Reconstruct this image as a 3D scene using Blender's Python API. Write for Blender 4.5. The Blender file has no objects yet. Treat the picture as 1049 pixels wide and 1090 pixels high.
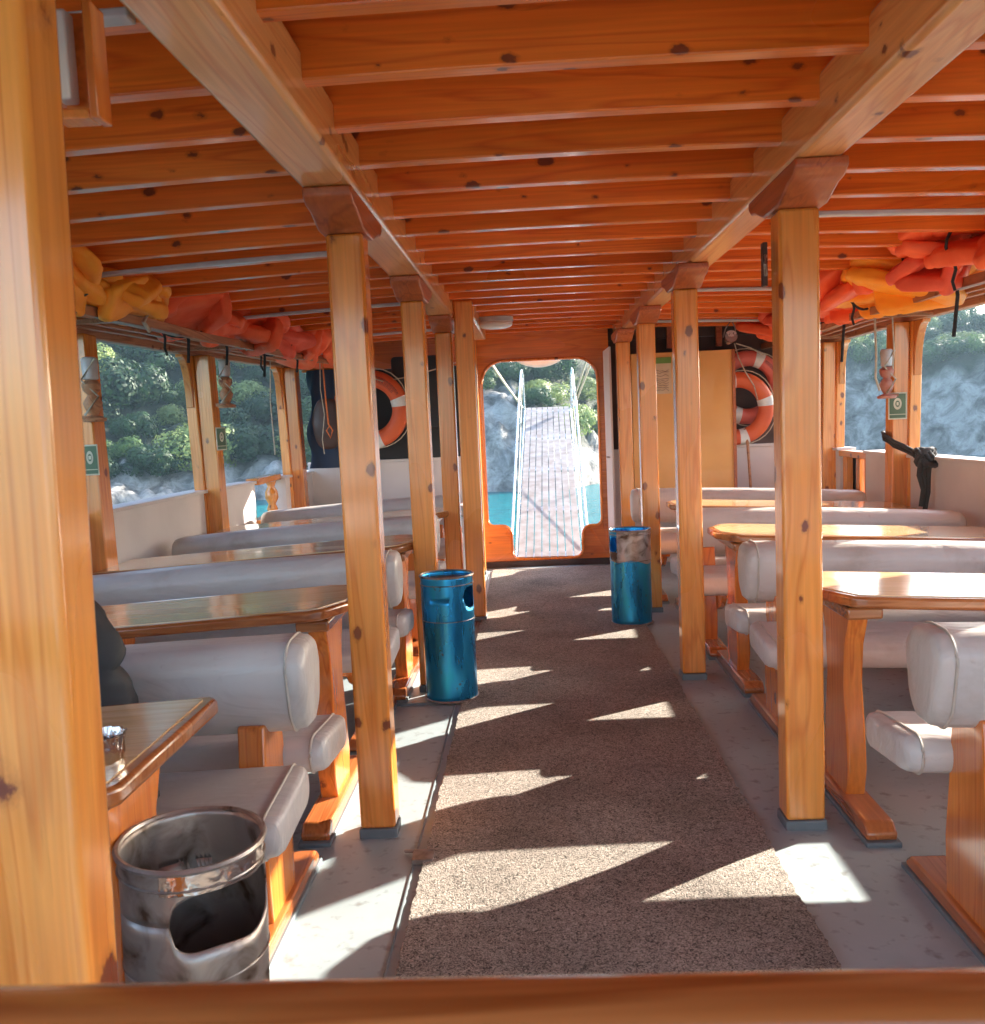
import bpy, bmesh, math, random
from mathutils import Vector, Matrix, noise
PI = math.pi
rnd = random.Random(7)
scn = bpy.context.scene
COL = scn.collection
XC, KD, KR = 0.13, 0.017, 0.014
HAZE = 0.0009
#      # centreline, deck camber, roof camber
def dk(x): return -KD * (x - XC) ** 2
def rf(x): return -KR * (x - XC) ** 2

# ------------------------------------------------------------------ materials
def newmat(name):
    m = bpy.data.materials.new(name); m.use_nodes = True
    nt = m.node_tree
    for n in list(nt.nodes): nt.nodes.remove(n)
    out = nt.nodes.new('ShaderNodeOutputMaterial'); p = nt.nodes.new('ShaderNodeBsdfPrincipled')
    nt.links.new(p.outputs[0], out.inputs[0])
    return m, nt, p
def N(nt, t, **k):
    n = nt.nodes.new(t)
    for a, b in k.items():
        if a.startswith('i_'):
            key = a[2:]
            n.inputs[int(key) if key.isdigit() else key].default_value = b
        else: setattr(n, a, b)
    return n
def ramp(nt, fac, stops, interp='LINEAR'):
    r = nt.nodes.new('ShaderNodeValToRGB'); cr = r.color_ramp; cr.interpolation = interp
    while len(cr.elements) < len(stops): cr.elements.new(0.5)
    for e, (p, c) in zip(cr.elements, stops):
        e.position = p; e.color = (c, c, c, 1) if isinstance(c, (int, float)) else (*c, 1)
    nt.links.new(fac, r.inputs[0]); return r.outputs[0]
def mixc(nt, fac, a, b, mode='MIX'):
    m = nt.nodes.new('ShaderNodeMix'); m.data_type = 'RGBA'; m.blend_type = mode
    for s, v in ((m.inputs[0], fac), (m.inputs[6], a), (m.inputs[7], b)):
        if hasattr(v, 'links'): nt.links.new(v, s)
        elif isinstance(v, (int, float)): s.default_value = v
        else: s.default_value = (*v, 1)
    return m.outputs[2]
def objcoord(nt, scale=(1, 1, 1), rand=True):
    tc = nt.nodes.new('ShaderNodeTexCoord'); mp = nt.nodes.new('ShaderNodeMapping')
    mp.inputs['Scale'].default_value = scale
    if rand:
        oi = nt.nodes.new('ShaderNodeObjectInfo'); mu = nt.nodes.new('ShaderNodeVectorMath'); mu.operation = 'SCALE'
        cb = nt.nodes.new('ShaderNodeCombineXYZ')
        for i, f in enumerate((31.0, 17.3, 23.7)):
            q = nt.nodes.new('ShaderNodeMath'); q.operation = 'MULTIPLY'; q.inputs[1].default_value = f
            nt.links.new(oi.outputs['Random'], q.inputs[0]); nt.links.new(q.outputs[0], cb.inputs[i])
        ad = nt.nodes.new('ShaderNodeVectorMath'); ad.operation = 'ADD'
        nt.links.new(tc.outputs['Object'], ad.inputs[0]); nt.links.new(cb.outputs[0], ad.inputs[1])
        nt.links.new(ad.outputs[0], mp.inputs[0])
    else: nt.links.new(tc.outputs['Object'], mp.inputs[0])
    return mp.outputs[0]
def bump(nt, p, h, strength=0.3, dist=0.01):
    b = N(nt, 'ShaderNodeBump'); b.inputs['Strength'].default_value = strength; b.inputs['Distance'].default_value = dist
    nt.links.new(h, b.inputs['Height']); nt.links.new(b.outputs[0], p.inputs['Normal'])
def wood(name, axis, light, mid, dark, rough=0.22, coat=0.75, knots=0.55, kscale=18.0, knotcol=(0.22, 0.05, 0.015), krad=0.20):
    m, nt, p = newmat(name)
    def sc(c, a): return tuple(a if i == axis else c for i in range(3))
    v = objcoord(nt, sc(7.0, 0.45))
    n1 = N(nt, 'ShaderNodeTexNoise', i_Scale=1.0, i_Detail=3.0, i_Distortion=0.6); nt.links.new(v, n1.inputs[0])
    mu = N(nt, 'ShaderNodeMath', operation='MULTIPLY', i_1=7.0); nt.links.new(n1.outputs[0], mu.inputs[0])
    fr = N(nt, 'ShaderNodeMath', operation='PINGPONG', i_1=0.5); nt.links.new(mu.outputs[0], fr.inputs[0])
    rings = ramp(nt, fr.outputs[0], [(0.0, mid), (0.32, light), (0.5, dark)])
    v2 = objcoord(nt, sc(95.0, 2.2))
    n2 = N(nt, 'ShaderNodeTexNoise', i_Scale=1.0, i_Detail=4.0); nt.links.new(v2, n2.inputs[0])
    fib = ramp(nt, n2.outputs[0], [(0.3, 0.78), (0.7, 1.12)])
    c = mixc(nt, 0.6, rings, fib, 'MULTIPLY')
    v4 = objcoord(nt, sc(1.6, 0.7))
    n4 = N(nt, 'ShaderNodeTexNoise', i_Scale=1.0, i_Detail=2.0); nt.links.new(v4, n4.inputs[0])
    big = ramp(nt, n4.outputs[0], [(0.3, (0.78, 0.70, 0.62)), (0.65, (1.1, 1.1, 1.12))])
    c = mixc(nt, 0.9, c, big, 'MULTIPLY')
    vS = objcoord(nt, sc(26.0, 3.0)); nS = N(nt, 'ShaderNodeTexNoise', i_Scale=1.0, i_Detail=5.0, i_Roughness=0.7, i_Distortion=1.0); nt.links.new(vS, nS.inputs[0])
    st = ramp(nt, nS.outputs[0], [(0.66, 0.0), (0.74, 0.55)]); c = mixc(nt, st, c, tuple(x * 0.45 for x in dark))
    # knots
    v3 = objcoord(nt, sc(kscale, kscale * 0.62))
    nd = N(nt, 'ShaderNodeTexNoise', i_Scale=2.2, i_Detail=6.0, i_Roughness=0.75); nt.links.new(v3, nd.inputs[0])
    dv = mixc(nt, 0.30, v3, nd.outputs[1])
    vo = N(nt, 'ShaderNodeTexVoronoi', i_Scale=1.0); nt.links.new(dv, vo.inputs[0])
    sp = N(nt, 'ShaderNodeSeparateColor'); nt.links.new(vo.outputs['Color'], sp.inputs[0])
    # random radius per cell
    rr = N(nt, 'ShaderNodeMapRange'); rr.inputs[1].default_value = 1 - knots; rr.inputs[2].default_value = 1
    rr.inputs[3].default_value = 0.0; rr.inputs[4].default_value = krad; nt.links.new(sp.outputs[0], rr.inputs[0])
    dd = N(nt, 'ShaderNodeMath', operation='SUBTRACT'); nt.links.new(vo.outputs['Distance'], dd.inputs[0]); nt.links.new(rr.outputs[0], dd.inputs[1])
    gate = N(nt, 'ShaderNodeMath', operation='GREATER_THAN', i_1=1 - knots); nt.links.new(sp.outputs[0], gate.inputs[0])
    core = ramp(nt, dd.outputs[0], [(0.0, 1.0), (0.03, 0.0)])
    halo = ramp(nt, dd.outputs[0], [(0.0, 0.7), (0.04, 0.4), (0.10, 0.0)])
    g1 = N(nt, 'ShaderNodeMath', operation='MULTIPLY'); nt.links.new(halo, g1.inputs[0]); nt.links.new(gate.outputs[0], g1.inputs[1])
    g2 = N(nt, 'ShaderNodeMath', operation='MULTIPLY'); nt.links.new(core, g2.inputs[0]); nt.links.new(gate.outputs[0], g2.inputs[1])
    hal = tuple(x * 0.55 for x in dark)
    c = mixc(nt, g1.outputs[0], c, hal); c = mixc(nt, g2.outputs[0], c, knotcol)
    nt.links.new(c, p.inputs['Base Color'])
    oi2 = N(nt, 'ShaderNodeObjectInfo'); tint = ramp(nt, oi2.outputs['Random'], [(0.0, (0.80, 0.70, 0.62)), (0.5, (1.0, 1.0, 1.0)), (1.0, (0.90, 0.98, 1.1))])
    c = mixc(nt, 0.8, c, tint, 'MULTIPLY'); nt.links.new(c, p.inputs['Base Color'])
    ro = ramp(nt, n4.outputs[0], [(0.3, rough * 0.8), (0.7, rough * 1.5)])
    nt.links.new(ro, p.inputs['Roughness'])
    p.inputs['Coat Weight'].default_value = coat; p.inputs['Coat Roughness'].default_value = 0.12
    bump(nt, p, n2.outputs[0], 0.12, 0.002)
    return m
def plain(name, c1, c2=None, scale=8, rough=0.5, metal=0.0, bmp=0.1, bscale=60, coat=0.0, det=4.0, spec=0.5):
    m, nt, p = newmat(name)
    v = objcoord(nt)
    n = N(nt, 'ShaderNodeTexNoise', i_Scale=float(scale), i_Detail=det); nt.links.new(v, n.inputs[0])
    col = ramp(nt, n.outputs[0], [(0.35, c1), (0.68, c2 or tuple(x * 0.8 for x in c1))])
    nt.links.new(col, p.inputs['Base Color'])
    rr = ramp(nt, n.outputs[0], [(0.3, rough * 0.8), (0.7, min(1, rough * 1.25))]); nt.links.new(rr, p.inputs['Roughness'])
    p.inputs['Metallic'].default_value = metal; p.inputs['Coat Weight'].default_value = coat
    p.inputs['Specular IOR Level'].default_value = spec
    if bmp:
        b = N(nt, 'ShaderNodeTexNoise', i_Scale=float(bscale), i_Detail=3.0); nt.links.new(v, b.inputs[0]); bump(nt, p, b.outputs[0], bmp, 0.004)
    return m
M = {}
OL, OM, OD = (0.86, 0.325, 0.062), (0.82, 0.285, 0.046), (0.72, 0.215, 0.028)
M['nearpost'] = wood('near_post_pine', 2, OL, OM, OD, knots=0.85, kscale=8.5, krad=0.26, knotcol=(0.20, 0.04, 0.012))
for a, s in enumerate('xyz'):
    M['post' + s] = wood('varnished_pine_' + s, a, OL, OM, OD, knots=0.6)
    M['fur' + s] = wood('varnished_furniture_' + s, a, (0.84, 0.26, 0.042), (0.78, 0.22, 0.032), (0.66, 0.155, 0.02), knots=0.3, rough=0.2)
M['joist'] = wood('ceiling_pine', 0, (0.90, 0.225, 0.022), (0.85, 0.195, 0.017), (0.74, 0.14, 0.012), knots=0.85, kscale=20.0, rough=0.32, coat=0.4)
M['plank'] = wood('ceiling_plank', 0, (0.80, 0.17, 0.018), (0.74, 0.14, 0.013), (0.62, 0.10, 0.009), knots=0.3)
M['girder'] = wood('girder_pine', 1, (0.93, 0.44, 0.14), (0.90, 0.40, 0.115), (0.82, 0.31, 0.075), knots=0.3, rough=0.3)
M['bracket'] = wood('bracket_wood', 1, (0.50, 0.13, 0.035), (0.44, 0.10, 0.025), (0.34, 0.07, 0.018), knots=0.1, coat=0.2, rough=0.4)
M['top'] = wood('table_veneer', 0, (0.82, 0.56, 0.30), (0.79, 0.52, 0.26), (0.74, 0.46, 0.21), knots=0.0, rough=0.16, coat=0.6)
M['edge'] = wood('table_edging', 0, (0.44, 0.16, 0.05), (0.36, 0.115, 0.033), (0.28, 0.08, 0.02), knots=0.0, rough=0.2, coat=0.8)
M['tan'] = plain('tan_plywood', (0.78, 0.37, 0.10), (0.72, 0.32, 0.08), 3, 0.45, coat=0.2)
M['oldwood'] = wood('weathered_slats', 1, (0.50, 0.24, 0.11), (0.42, 0.18, 0.08), (0.30, 0.11, 0.05), knots=0.2, rough=0.5, coat=0.1)
M['bow'] = wood('bow_panel', 0, (0.80, 0.24, 0.035), (0.74, 0.20, 0.028), (0.66, 0.16, 0.02), knots=0.1)
M['redend'] = wood('skid_wood', 1, (0.56, 0.18, 0.05), (0.48, 0.145, 0.038), (0.38, 0.10, 0.026), knots=0.05, rough=0.22)
m, nt, p = newmat('cream_vinyl'); v = objcoord(nt, (1, 1, 1))
n = N(nt, 'ShaderNodeTexNoise', i_Scale=3.5, i_Detail=6.0, i_Roughness=0.65); nt.links.new(v, n.inputs[0])
c = ramp(nt, n.outputs[0], [(0.30, (0.42, 0.375, 0.335)), (0.46, (0.52, 0.485, 0.455)), (0.70, (0.56, 0.53, 0.50))])
nb = N(nt, 'ShaderNodeTexNoise', i_Scale=24.0, i_Detail=8.0, i_Roughness=0.7); nt.links.new(v, nb.inputs[0])
sf = ramp(nt, nb.outputs[0], [(0.62, 0.0), (0.72, 0.45)]); c = mixc(nt, sf, c, (0.33, 0.28, 0.23)); nt.links.new(c, p.inputs['Base Color'])
nt.links.new(ramp(nt, n.outputs[0], [(0.3, 0.30), (0.7, 0.46)]), p.inputs['Roughness'])
v2 = objcoord(nt, (3.0, 14.0, 7.0)); nw = N(nt, 'ShaderNodeTexNoise', i_Scale=1.0, i_Detail=3.0, i_Distortion=1.5); nt.links.new(v2, nw.inputs[0])
b1 = N(nt, 'ShaderNodeBump'); b1.inputs['Strength'].default_value = .45; b1.inputs['Distance'].default_value = .02; nt.links.new(nw.outputs[0], b1.inputs['Height'])
b2 = N(nt, 'ShaderNodeBump'); b2.inputs['Strength'].default_value = .12; b2.inputs['Distance'].default_value = .003; nt.links.new(nb.outputs[0], b2.inputs['Height']); nt.links.new(b1.outputs[0], b2.inputs['Normal']); nt.links.new(b2.outputs[0], p.inputs['Normal'])
M['vinyl'] = m
M['pipe'] = plain('vinyl_piping', (0.52, 0.46, 0.39), None, 20, 0.4)
M['white'] = plain('white_paint', (0.72, 0.66, 0.64), (0.64, 0.585, 0.57), 3, 0.45, bmp=0.15, bscale=9)
M['greyrim'] = plain('grey_skirting_paint', (0.16, 0.19, 0.20), None, 10, 0.5)
M['alu'] = plain('white_aluminium', (0.8, 0.8, 0.8), (0.66, 0.65, 0.64), 10, 0.25, metal=0.7)
M['slat'] = plain('gangway_slats', (0.30, 0.27, 0.255), (0.20, 0.165, 0.155), 9, 0.55)
M['black'] = plain('black_cloth', (0.022, 0.024, 0.028), (0.035, 0.037, 0.043), 6, 0.7, bmp=0.4, bscale=14)
M['navy'] = plain('navy_cloth', (0.02, 0.035, 0.07), (0.03, 0.05, 0.10), 6, 0.8, bmp=0.4, bscale=10)
M['darkbrown'] = plain('dark_brown_boards', (0.07, 0.035, 0.028), (0.045, 0.022, 0.018), 5, 0.6)
M['strap'] = plain('black_strap', (0.02, 0.02, 0.022), None, 30, 0.7)
M['rope'] = plain('pale_rope', (0.55, 0.47, 0.36), (0.40, 0.33, 0.24), 50, 0.85, bmp=0.6, bscale=120)
M['brope'] = plain('black_rope', (0.025, 0.022, 0.022), (0.05, 0.045, 0.042), 60, 0.8, bmp=0.8, bscale=90)
M['orope'] = plain('orange_cord', (0.75, 0.20, 0.05), None, 60, 0.8)
M['tape'] = plain('white_tape', (0.75, 0.73, 0.70), (0.62, 0.60, 0.57), 20, 0.4)
M['ringo'] = plain('lifering_orange', (0.74, 0.13, 0.035), (0.64, 0.10, 0.03), 6, 0.5, bmp=0.15)
M['ringp'] = plain('lifering_faded_red', (0.70, 0.16, 0.12), (0.60, 0.12, 0.09), 6, 0.5, bmp=0.15)
M['ink'] = plain('dark_lettering', (0.10, 0.03, 0.05), None, 30, 0.6, bmp=0)
M['green'] = plain('sign_green', (0.09, 0.17, 0.10), (0.07, 0.13, 0.08), 9, 0.4, bmp=0)
M['cream'] = plain('sign_cream', (0.66, 0.66, 0.52), None, 12, 0.4, bmp=0)
M['paper'] = plain('map_paper', (0.66, 0.50, 0.33), (0.58, 0.42, 0.26), 16, 0.6, bmp=0)
M['lime'] = plain('map_header_green', (0.16, 0.30, 0.05), None, 12, 0.5, bmp=0)
M['pgrey'] = plain('pale_grey', (0.55, 0.53, 0.52), (0.45, 0.43, 0.42), 12, 0.4)
M['lampw'] = plain('lamp_globe', (0.78, 0.70, 0.62), (0.7, 0.62, 0.54), 4, 0.3, bmp=0)
M['canvas'] = plain('white_canvas', (0.72, 0.70, 0.66), (0.62, 0.60, 0.56), 7, 0.7)
M['pinkw'] = plain('red_weathered', (0.36, 0.10, 0.07), (0.48, 0.26, 0.20), 22, 0.6)
def jacket_mat(name, a, b):
    m = plain(name, a, b, 7, 0.62, bmp=0.55, bscale=22); return m
M['jo'] = jacket_mat('jacket_orange', (0.95, 0.16, 0.045), (0.85, 0.11, 0.03))
M['jy'] = jacket_mat('jacket_amber', (1.0, 0.40, 0.025), (0.95, 0.30, 0.018))
M['jr'] = jacket_mat('jacket_red', (0.82, 0.11, 0.045), (0.68, 0.08, 0.03))
# blue anodised bin
def binmat():
    m, nt, p = newmat('blue_metal'); v = objcoord(nt, (1, 1, 0.25))
    n = N(nt, 'ShaderNodeTexNoise', i_Scale=14.0, i_Detail=6.0); nt.links.new(v, n.inputs[0])
    c = ramp(nt, n.outputs[0], [(0.35, (0.02, 0.28, 0.60)), (0.55, (0.035, 0.38, 0.72)), (0.75, (0.03, 0.44, 0.64))])
    v2 = objcoord(nt); n2 = N(nt, 'ShaderNodeTexNoise', i_Scale=38.0, i_Detail=5.0); nt.links.new(v2, n2.inputs[0])
    s = ramp(nt, n2.outputs[0], [(0.66, 0.0), (0.72, 0.8)])
    c = mixc(nt, s, c, (0.09, 0.06, 0.045)); nt.links.new(c, p.inputs['Base Color'])
    p.inputs['Metallic'].default_value = 0.75
    nt.links.new(ramp(nt, n.outputs[0], [(0.3, 0.22), (0.7, 0.38)]), p.inputs['Roughness'])
    bump(nt, p, n.outputs[0], 0.15, 0.004); return m
M['bin'] = binmat()
def rustmat(name, lo, hi, thr, metal=0.85):
    m, nt, p = newmat(name); v = objcoord(nt)
    n = N(nt, 'ShaderNodeTexNoise', i_Scale=13.0, i_Detail=8.0, i_Distortion=0.6); nt.links.new(v, n.inputs[0])
    c = ramp(nt, n.outputs[0], [(thr - .1, hi), (thr + .02, lo), (thr + .12, (0.10, 0.055, 0.03))])
    nt.links.new(c, p.inputs['Base Color']); p.inputs['Metallic'].default_value = metal
    nt.links.new(ramp(nt, n.outputs[0], [(0.3, 0.28), (0.7, 0.6)]), p.inputs['Roughness'])
    bump(nt, p, n.outputs[0], 0.35, 0.008); return m
M['steel'] = rustmat('stained_steel', (0.30, 0.25, 0.21), (0.44, 0.39, 0.35), 0.55, 0.7)
M['steelin'] = rustmat('dark_steel', (0.10, 0.075, 0.055), (0.19, 0.15, 0.12), 0.52, 0.6)  # darker steel for the bin bottoms and ash tray
M['foil'] = plain('crumpled_foil', (0.75, 0.72, 0.70), (0.6, 0.55, 0.52), 10, 0.16, metal=1.0, bmp=1.0, bscale=24)
# glass
m, nt, p = newmat('ashtray_glass'); p.inputs['Base Color'].default_value = (0.85, 0.88, 0.88, 1); p.inputs['Transmission Weight'].default_value = 0.85
p.inputs['Roughness'].default_value = 0.08; p.inputs['IOR'].default_value = 1.45; M['glass'] = m
# deck paint
m, nt, p = newmat('deck_paint'); v = objcoord(nt, rand=False)
n = N(nt, 'ShaderNodeTexNoise', i_Scale=1.7, i_Detail=6.0, i_Roughness=0.6); nt.links.new(v, n.inputs[0])
c = ramp(nt, n.outputs[0], [(0.3, (0.28, 0.34, 0.355)), (0.55, (0.33, 0.39, 0.40)), (0.75, (0.25, 0.30, 0.31))])
n2 = N(nt, 'ShaderNodeTexNoise', i_Scale=26.0, i_Detail=7.0); nt.links.new(v, n2.inputs[0])
s = ramp(nt, n2.outputs[0], [(0.58, 0.0), (0.72, 0.65)]); c = mixc(nt, s, c, (0.15, 0.14, 0.125))
nt.links.new(c, p.inputs['Base Color']); nt.links.new(ramp(nt, n.outputs[0], [(0.3, 0.38), (0.7, 0.58)]), p.inputs['Roughness'])
bump(nt, p, n2.outputs[0], 0.10, 0.004); M['deck'] = m
# coil mat
m, nt, p = newmat('coil_mat'); v = objcoord(nt, rand=False)
vo = N(nt, 'ShaderNodeTexNoise', i_Scale=95.0, i_Detail=3.0, i_Distortion=2.2); nt.links.new(v, vo.inputs[0])
n = N(nt, 'ShaderNodeTexNoise', i_Scale=2.4, i_Detail=5.0); nt.links.new(v, n.inputs[0])
c = ramp(nt, vo.outputs[0], [(0.36, (0.075, 0.065, 0.055)), (0.5, (0.35, 0.30, 0.25)), (0.66, (0.56, 0.49, 0.42))])
g = ramp(nt, n.outputs[0], [(0.3, 0.66), (0.52, 0.98), (0.7, 1.12)]); c = mixc(nt, 1.0, c, g, 'MULTIPLY')
nt.links.new(c, p.inputs['Base Color']); p.inputs['Roughness'].default_value = 0.85; p.inputs['Specular IOR Level'].default_value = 0.25
bump(nt, p, vo.outputs[0], 0.9, 0.012); M['mat'] = m
# water
m, nt, p = newmat('sea_water'); v = objcoord(nt, (1, 1, 1), rand=False)
n = N(nt, 'ShaderNodeTexNoise', i_Scale=2.2, i_Detail=5.0, i_Roughness=0.6); nt.links.new(v, n.inputs[0])
n3 = N(nt, 'ShaderNodeTexNoise', i_Scale=0.08, i_Detail=3.0); nt.links.new(v, n3.inputs[0])
c = ramp(nt, n3.outputs[0], [(0.35, (0.006, 0.11, 0.13)), (0.7, (0.010, 0.16, 0.175))]); nt.links.new(c, p.inputs['Base Color'])
p.inputs['Roughness'].default_value = 0.16; p.inputs['IOR'].default_value = 1.2; p.inputs['Specular IOR Level'].default_value = 0.35; bump(nt, p, n.outputs[0], 0.9, 0.20); M['water'] = m
# terrain
m, nt, p = newmat('rocky_hillside'); v = objcoord(nt, (1, 1, 1), rand=False)
at = N(nt, 'ShaderNodeAttribute', attribute_name='rock')
n = N(nt, 'ShaderNodeTexNoise', i_Scale=0.9, i_Detail=9.0, i_Roughness=0.68, i_Distortion=0.5); nt.links.new(v, n.inputs[0])
vv = N(nt, 'ShaderNodeTexVoronoi', feature='DISTANCE_TO_EDGE', i_Scale=0.75)
dv = mixc(nt, 0.6, v, n.outputs[1]); nt.links.new(dv, vv.inputs[0])
rc = ramp(nt, n.outputs[0], [(0.34, (0.06, 0.055, 0.05)), (0.47, (0.20, 0.19, 0.175)), (0.60, (0.40, 0.385, 0.36)), (0.75, (0.13, 0.095, 0.06))])
cr = ramp(nt, vv.outputs['Distance'], [(0.0, 0.45), (0.09, 1.0)]); rc = mixc(nt, 0.3, rc, cr, 'MULTIPLY')
gc = ramp(nt, n.outputs[0], [(0.35, (0.012, 0.022, 0.010)), (0.65, (0.035, 0.042, 0.022))])
c = mixc(nt, at.outputs['Fac'], gc, rc); nt.links.new(c, p.inputs['Base Color']); p.inputs['Roughness'].default_value = 0.9
bump(nt, p, n.outputs[0], 0.9, 0.5); M['terrain'] = m
def leafmat(name, a, b):
    m, nt, p = newmat(name)
    ge = N(nt, 'ShaderNodeNewGeometry'); c = ramp(nt, ge.outputs['Random Per Island'], [(0.0, a), (1.0, b)])
    oi = N(nt, 'ShaderNodeObjectInfo'); t = ramp(nt, oi.outputs['Random'], [(0.0, 0.75), (1.0, 1.2)]); c = mixc(nt, 1.0, c, t, 'MULTIPLY')
    nt.links.new(c, p.inputs['Base Color']); p.inputs['Roughness'].default_value = 0.6
    tr = N(nt, 'ShaderNodeBsdfTranslucent'); nt.links.new(c, tr.inputs[0]); mx = N(nt, 'ShaderNodeMixShader', i_0=0.35)
    nt.links.new(p.outputs[0], mx.inputs[1]); nt.links.new(tr.outputs[0], mx.inputs[2])
    nt.links.new(mx.outputs[0], nt.nodes['Material Output'].inputs[0]); return m
M['leafd'] = leafmat('leaf_dark', (0.015, 0.046, 0.016), (0.038, 0.088, 0.026))
M['leafm'] = leafmat('leaf_mid', (0.035, 0.085, 0.020), (0.085, 0.15, 0.032))
M['leafp'] = leafmat('leaf_pale', (0.13, 0.19, 0.055), (0.26, 0.31, 0.095))

# ------------------------------------------------------------------ mesh helpers
def rootloc(o):
    l = Vector((0, 0, 0))
    while o is not None: l += o.location; o = o.parent
    return l
class MB:
    def __init__(s): s.v = []; s.f = []
    def add(s, vs, fs):
        b = len(s.v); s.v += [tuple(v) for v in vs]; s.f += [tuple(b + i for i in f) for f in fs]; return s
    def box(s, x0, x1, y0, y1, z0, z1, nx=1):
        vs = []; fs = []
        for i in range(nx + 1):
            x = x0 + (x1 - x0) * i / nx
            vs += [(x, y0, z0), (x, y1, z0), (x, y1, z1), (x, y0, z1)]
        for i in range(nx):
            a = 4 * i
            for k in range(4): fs.append((a + k, a + 4 + k, a + 4 + (k + 1) % 4, a + (k + 1) % 4))
        fs += [(3, 2, 1, 0), tuple(4 * nx + k for k in range(4))]
        fs = [f[::-1] for f in fs]
        return s.add(vs, fs)
    def prism(s, poly, axis, a0, a1, segs=1):
        """poly: list of 2-D points; axis: extrusion axis; the other two axes in xyz order"""
        n = len(poly); vs = []; fs = []
        for k in range(segs + 1):
            a = a0 + (a1 - a0) * k / segs
            for (u, w) in poly:
                vs.append({0: (a, u, w), 1: (u, a, w), 2: (u, w, a)}[axis])
        for k in range(segs):
            for i in range(n):
                j = (i + 1) % n; fs.append((k * n + i, k * n + j, (k + 1) * n + j, (k + 1) * n + i))
        fs.append(tuple(range(n))[::-1]); fs.append(tuple(segs * n + i for i in range(n)))
        return s.add(vs, fs)
    def rings(s, rs, cap=True):
        n = len(rs[0]); vs = [p for r in rs for p in r]; fs = []
        for k in range(len(rs) - 1):
            for i in range(n):
                j = (i + 1) % n; fs.append((k * n + i, k * n + j, (k + 1) * n + j, (k + 1) * n + i))
        if cap: fs.append(tuple(range(n))[::-1]); fs.append(tuple((len(rs) - 1) * n + i for i in range(n)))
        return s.add(vs, fs)
    def tube(s, pts, r, n=8, closed=False):
        pts = [Vector(p) for p in pts]; rs = []; up = Vector((0.13, 0.21, 0.97)); m = len(pts)
        for i, p in enumerate(pts):
            a = pts[(i - 1) % m] if closed else pts[max(i - 1, 0)]; b = pts[(i + 1) % m] if closed else pts[min(i + 1, m - 1)]
            t = (b - a).normalized(); q = t.cross(up)
            if q.length < 0.05: q = t.cross(Vector((1, 0, 0)))
            q.normalize(); w = q.cross(t); rad = r[i] if isinstance(r, (list, tuple)) else r
            rs.append([tuple(p + q * rad * math.cos(2 * PI * k / n) + w * rad * math.sin(2 * PI * k / n)) for k in range(n)])
        if closed: rs.append(rs[0]); return s.rings(rs, False)
        return s.rings(rs)
    def lathe(s, cx, cy, prof, n=24, a0=0.0, a1=2 * PI):
        full = abs(a1 - a0 - 2 * PI) < 1e-6; rs = []
        for (r, z) in prof: rs.append([(cx + r * math.cos(a0 + (a1 - a0) * k / n), cy + r * math.sin(a0 + (a1 - a0) * k / n), z) for k in range(n if full else n + 1)])
        return s.rings(rs, False)
    def bend(s, fn):
        s.v = [(x, y, z + fn(x)) for (x, y, z) in s.v]; return s
    def xf(s, m):
        s.v = [tuple(m @ Vector(v)) for v in s.v]; return s
    def build(s, name, mat, parent=None, org=(0, 0, 0), smooth=False, bevel=0.0, bseg=2, sub=0):
        me = bpy.data.meshes.new(name)
        o0 = rootloc(parent) if parent is not None else Vector(org)
        me.from_pydata([(v[0] - o0.x, v[1] - o0.y, v[2] - o0.z) for v in s.v], [], s.f); me.update()
        bm = bmesh.new(); bm.from_mesh(me); bmesh.ops.recalc_face_normals(bm, faces=bm.faces); bm.to_mesh(me); bm.free()
        if mat: me.materials.append(M[mat] if isinstance(mat, str) else mat)
        o = bpy.data.objects.new(name, me); COL.objects.link(o)
        if parent is not None: o.parent = parent
        else: o.location = o0
        if smooth or bevel:
            for p in me.polygons: p.use_smooth = True
            me.set_sharp_from_angle(angle=math.radians(50 if smooth else 30))
        if bevel:
            b = o.modifiers.new('bevel', 'BEVEL'); b.width = bevel; b.segments = bseg; b.limit_method = 'ANGLE'; b.angle_limit = math.radians(35)
        if sub:
            u = o.modifiers.new('sub', 'SUBSURF'); u.levels = sub; u.render_levels = sub
        return o
def tag(o, label=None, cat=None, group=None, kind=None):
    if label: o['label'] = label
    if cat: o['category'] = cat
    if group: o['group'] = group
    if kind: o['kind'] = kind
    return o
def empty(name, loc, label, cat, group=None):
    o = bpy.data.objects.new(name, None); COL.objects.link(o); o.location = loc; o.empty_display_size = 0.1
    return tag(o, label, cat, group)
def rr(w, h, r, n=5, cx=0, cy=0, taper=1.0):
    """rounded rectangle, bottom width scaled by taper"""
    pts = []
    for (sx, sy, a) in ((1, -1, -90), (1, 1, 0), (-1, 1, 90), (-1, -1, 180)):
        for k in range(n + 1):
            t = math.radians(a + 90 * k / n); u = sx * (w / 2 - r) + r * math.cos(t); q = sy * (h / 2 - r) + r * math.sin(t)
            f = taper + (1 - taper) * min(1, (q + h / 2) / (h * 0.55)); pts.append((cx + u * f, cy + q))
    return pts
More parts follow.
